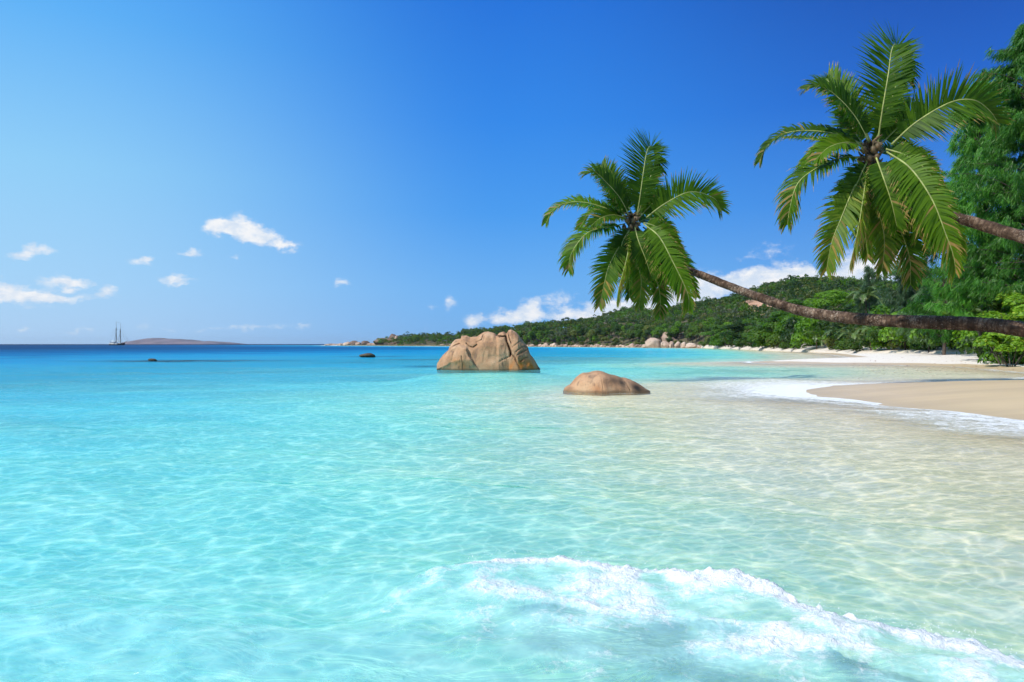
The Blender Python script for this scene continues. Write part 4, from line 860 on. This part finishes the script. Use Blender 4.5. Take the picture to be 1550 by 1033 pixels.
# small palms by the sand
def small_set(seed, L=2.2):
    rg = np.random.default_rng(seed); return [frond_mesh([(0, 0, 0), (L * .3, 0, L * (.42 - .1 * i)), (L * .68, 0, L * (.5 - .22 * i)), (L, 0, L * (.3 - .34 * i))], (0, 0, 1), .55, .8, rg, 30, .045, m_dfrond, .03) for i in range(3)]
SF = small_set(5)
def small_palm(px, row, Y, rpx, label, nfr=14, seed=0):
    r_ = random.Random(seed); c = P(px, row, Y); z = ground(px, Y); s_ = rpx / F * Y / 2.2
    e = bpy.data.objects.new('young_palm', None); COL.objects.link(e); e.location = (c.x, Y, z); hh = max(c.z - z, .3)
    mb = MB(); mb.add(*tube(catmull([(.1, 0, -.4), (0, .05, hh * .5), (0, 0, hh)], 9), np.linspace(.12, .08, 9), 8)); link('trunk', mb.mesh('trunk', m_trunk), e)
    for i in range(nfr):
        o = link('frond', SF[i % 3], e, (0, 0, hh), i * 2.4 + r_.uniform(-.2, .2), (s_, s_, s_)); o.rotation_euler = (0, r_.uniform(-.35, .25), i * 2.4 + r_.uniform(-.2, .2))
    tag(e, label, 'palm tree', 'young palms at the back of the beach')
for a in [(1236, 513, 134, 22, 'young palm at the sand below the bright broad tree', 12, 1), (1268, 511, 121, 26, 'young palm with arching fronds touching the sand, left of the pair', 14, 2), (1292, 513, 111, 26, 'left one of the pair of low young palms under the lower trunk', 14, 3), (1318, 512, 105, 28, 'right one of the pair of low young palms under the lower trunk', 14, 4),
          (1311, 455, 127, 32, 'taller young palm standing out above the lower trunk', 16, 5), (1440, 510, 81, 34, 'young palm with long fronds in front of the very dark shade', 14, 6), (1370, 514, 95, 20, 'small young palm in the shade right of the pair', 11, 7), (1470, 514, 74, 28, 'small young palm left of the shrubs at the right edge', 11, 8), (1060, 509, 298, 9, 'little palm directly above the end of the boulder heap', 10, 9)]:
    small_palm(*a)
# driftwood and husks on the sand
m_drift = plain('driftwood', (.42, .37, .32), .9, .25, 5)
def stick(px0, r0, px1, r1, Y, rad, label, mat, name='driftwood'):
    a = P(px0, r0, Y); b_ = P(px1, r1, Y); c = (a + b_) / 2; a -= c; b_ -= c; mb = MB(); mb.add(*tube(catmull([a, a * .3 + Vector((0, .2, .1)), b_ * .4 + Vector((0, .1, 0)), b_], 14), np.linspace(rad, rad * .5, 14), 7))
    mb.add(*tube(catmull([(0, .1, 0), (rad * 2, .3, rad * 5), (rad * 5, .2, rad * 7)], 6), np.linspace(rad * .5, rad * .2, 6), 5)); o = link(name, mb.mesh(name, mat), loc=c); tag(o, label, 'driftwood')
stick(1213, 525.0, 1221, 520.5, 124, .07, 'pale fallen branch leaning up from the sand by the young palms', m_drift)
stick(1500, 533.5, 1556, 528, 49, .10, 'dark dead branch lying on the sand under the shrubs at the right edge', m_bark)
stick(1476, 531, 1500, 526, 56, .07, 'crooked dark dead branch on the sand left of the lying one', m_bark)
m_husk = plain('dry_husk', (.28, .13, .06), .9, .4, 12)
for i, (px, row_) in enumerate([(1427, 536.5), (1404, 535), (1368, 535.6), (1352, 535.4), (1462, 537.5), (1500, 538), (1338, 535)]):
    h_ = .9; Y = (EYE - h_) / ((row_ - HY) / F); x = (px - CX) / F * Y; dd_ = offshore(np.array([x]), np.array([Y])); h_ = float(sand_h(dd_, np.array([x]), np.array([Y]))[0]); Y = (EYE - h_) / ((row_ - HY) / F); x = (px - CX) / F * Y
    h_ = float(sand_h(offshore(np.array([x]), np.array([Y])), np.array([x]), np.array([Y]))[0])
    o = link('coconut_husk', boulder_mesh(50 + i, m_husk, sub=2), loc=(x, Y, h_ + .05), rz=i, scale=((.30, .16, .10) if i == 0 else (.15, .12, .08)))
    tag(o, 'largest reddish brown husk lying on the dry sand in front of the dark shade' if i == 0 else 'small brown husk or weed scrap lying on the dry sand', 'husk', 'husks scattered on the dry sand')

# ------------------------------------------------------------------ two masted schooner at anchor
YS = 900.0; sx = (177.0 - CX) / F * YS
ship = bpy.data.objects.new('schooner', None); COL.objects.link(ship); ship.location = (sx, YS, 0); ship.rotation_euler = (0, 0, math.radians(-12))
tag(ship, 'two masted schooner with dark hull and bare masts anchored near the horizon', 'ship')
m_navy = plain('hull_paint', (.018, .022, .035), .35, .1, 1, 0); m_white = plain('white_paint', (.80, .80, .78), .4, .04, 1, 0); m_spar = plain('spar_wood', (.10, .07, .055), .6, .2, 1, 0); m_deck = plain('deck_wood', (.35, .24, .15), .7, .2, 1, 0)
nu, nv = 36, 11; V = []
for i in range(nu):
    u = i / (nu - 1); x = -11.5 + 23 * u; half = 2.9 * (1 - abs(2 * u - .92) ** 2.6 * .9) ** .8 if u < .96 else 2.9 * .25 * (1 - u) / .04 + .04; half = max(half, .06 if u > .9 else .9)
    deck = 2.1 + 1.5 * max(0, u - .55) ** 1.3 * 2 + .8 * max(0, .25 - u) * 2
    for j in range(nv):
        v = j / (nv - 1) * 2 - 1; av = abs(v); z = -1.0 + (deck + 1.0) * av ** 1.1; y = half * math.copysign(min(1, (av * 1.15)) ** .55, v) if av > 0 else 0
        V.append((x + (.9 * av if u > .9 else -.5 * av if u < .08 else 0), y, z))
mi = []; Q = grid_faces(nu, nv)
for i in range(nu - 1):
    for j in range(nv - 1): av = abs((j + .5) / (nv - 1) * 2 - 1); mi.append(1 if (av > .72 and i < nu * .55) else 0)
ends = [tuple(range(nv))[::-1]]
hull_me = mesh_np('hull', V, Q, None, [m_navy, m_white], False, None, mi); link('hull', hull_me, ship)
mb = MB(); 
for i in range(nu - 1):
    a, b_ = i * nv, i * nv + nv - 1; c, d_ = (i + 1) * nv, (i + 1) * nv + nv - 1
    mb.add([np.array(V[q]) - np.array([0, 0, .35]) for q in (a, c, d_, b_)], [(0, 1, 2, 3)])
link('deck', mb.mesh('deck', m_deck, False), ship)
mb = MB(); mb.add(*box(-9.5, -3.5, -1.7, 1.7, 1.9, 3.9)); mb.add(*box(-9.9, -3.0, -2.0, 2.0, 3.9, 4.15)); dh = link('deckhouse', mb.mesh('deckhouse', m_white, False), ship)
mb = MB()
for i in range(5): mb.add(*box(-9.0 + i * 1.1, -8.4 + i * 1.1, -1.75, -1.70, 2.7, 3.4))
m_gls = plain('dark_glass', (.02, .025, .03), .1, .1, 1, 0); link('window', mb.mesh('window', m_gls, False), dh)
mb = MB(); mb.add(*box(3.2, 6.2, -1.1, 1.1, 2.2, 3.2)); link('hatch', mb.mesh('hatch', m_white, False), ship)
for (mx_, top) in ((-1.2, 32.0), (5.2, 29.5)):
    mb = MB(); mb.add(*tube([(mx_, 0, -.5), (mx_, 0, top * .55), (mx_, 0, top * .70)], [.42, .36, .26], 8)); mb.add(*tube([(mx_ + .3, 0, top * .62), (mx_ + .3, 0, top)], [.22, .07], 6)); mb.add(*box(mx_ - .6, mx_ + .7, -1.0, 1.0, top * .62, top * .64)); mb.add(*box(mx_ - .5, mx_ + .6, -.7, .7, top * .69, top * .705))
    mst = link('mast', mb.mesh('mast', m_spar), ship)
    mb = MB(); mb.add(*tube([(mx_ - .4, 0, 4.9), (mx_ - (7.6 if mx_ < 0 else 5.4), 0, 5.7)], [.2, .14], 6)); mb.add(*tube([(mx_ - .4, 0, 5.25), (mx_ - (7.0 if mx_ < 0 else 5.0), 0, 6.0)], [.34, .2], 8)); link('boom', mb.mesh('boom', m_white), mst)
mb = MB(); mb.add(*tube([(10.2, 0, 3.2), (17.6, 0, 6.2)], [.28, .12], 6)); mb.add(*tube([(11.6, 0, 2.0), (13.0, 0, 4.4)], [.2, .1], 6)); link('bowsprit', mb.mesh('bowsprit', m_spar), ship)
mb = MB()
for (a, b_) in [((17.4, 0, 6.1), (5.2, 0, 20)), ((17.4, 0, 6.1), (5.4, 0, 28)), ((14.5, 0, 4.9), (5.2, 0, 18.5)), ((5.2, 0, 20), (-1.2, 0, 21)), ((-1.2, 0, 31), (5.3, 0, 28.8)), ((-1.2, 0, 21), (-11.2, 0, 3)), ((-1.2, 0, 31), (-11.2, 0, 3))]: mb.add(*tube([a, b_], .06, 4))
for mx_ in (-1.2, 5.2):
    for y in (-2.7, 2.7):
        for o_ in (-1.6, -.8, 0, .8): mb.add(*tube([(mx_ + o_ - .5, y, 2.3), (mx_, 0, 20)], .06, 4))
link('rigging', mb.mesh('rigging', m_spar), ship)
mb = MB(); mb.add(*box(.2, 3.6, -3.9, -3.2, 1.6, 2.3)); link('tender', mb.mesh('tender', m_white, False), ship)

# ------------------------------------------------------------------ sea air
hz = bpy.data.materials.new('haze'); hz.use_nodes = True; k = N(hz.node_tree)
pv = k.n('ShaderNodeVolumePrincipled', {'Color': (.74, .88, 1.0), 'Density': 5.0e-5, 'Anisotropy': .3}); k.n('ShaderNodeOutputMaterial', {'Volume': pv.outputs[0]})
V, Q = box(-9200, 9200, -400, 9300, -25, 66); ho = link('haze', mesh_np('haze', V, Q, None, hz, False)); tag(ho, kind='stuff')
C.cycles.volume_bounces = 0

# fine things on the sand and over the breaker
rg = np.random.default_rng(77); n = 260; px = rg.uniform(1290, 1590, n); rw = rg.normal(536.5, 1.8, n); Yl = (EYE - .95) / ((np.maximum(rw, 532) - HY) / F); xl = (px - CX) / F * Yl; zl = sand_h(offshore(xl, Yl), xl, Yl)
a = rg.uniform(0, 3.14, n); L = rg.uniform(.04, .16, n); w = rg.uniform(.012, .035, n); cs_, sn = np.cos(a), np.sin(a)
V = np.stack([np.stack([xl + u * L * cs_ - v * w * sn, Yl + u * L * sn + v * w * cs_, zl + .02 + .02 * abs(u) * h], -1) for (u, v, h) in ((-1, 0, 1), (0, -1, 0), (1, 0, 1), (0, 1, 0))], 1).reshape(-1, 3)
o = link('leaf_litter', mesh_np('leaf_litter', V, np.arange(4 * n).reshape(-1, 4), None, m_husk, False)); tag(o, 'scraps of dry leaf and weed along the tide line on the sand', kind='stuff')
bp = np.array(BREAK); tt = np.sort(rg.uniform(6, len(bp) - 2.01, 520)); i0 = tt.astype(int); cpt = bp[i0] * (1 - (tt - i0))[:, None] + bp[i0 + 1] * (tt - i0)[:, None]
oct_v = np.array([(1, 0, 0), (0, 1, 0), (-1, 0, 0), (0, -1, 0), (0, 0, 1), (0, 0, -1)], float); oct_f = np.array([(0, 1, 4), (1, 2, 4), (2, 3, 4), (3, 0, 4), (1, 0, 5), (2, 1, 5), (3, 2, 5), (0, 3, 5)])
m_drop = plain('spray', (.85, .88, .9), .3, .02, 1, 0); Vd, Td = [], []
for j, (x, y) in enumerate(cpt):
    cl_ = .5 + .5 * math.sin(tt[j] * 2.3) * math.sin(tt[j] * .9 + 1); zz = .03 + abs(rg.normal(0, .035)) * cl_; q = oct_v * rg.uniform(.0015, .0042) + np.array([x + rg.normal(0, .05), y + rg.normal(-.03, .06), zz]); Td.append(oct_f + 6 * j); Vd.append(q)
o = link('spray', mesh_np('spray', np.concatenate(Vd), None, np.concatenate(Td), m_drop)); tag(o, 'fine droplets thrown up along the crest of the small breaker', kind='stuff')
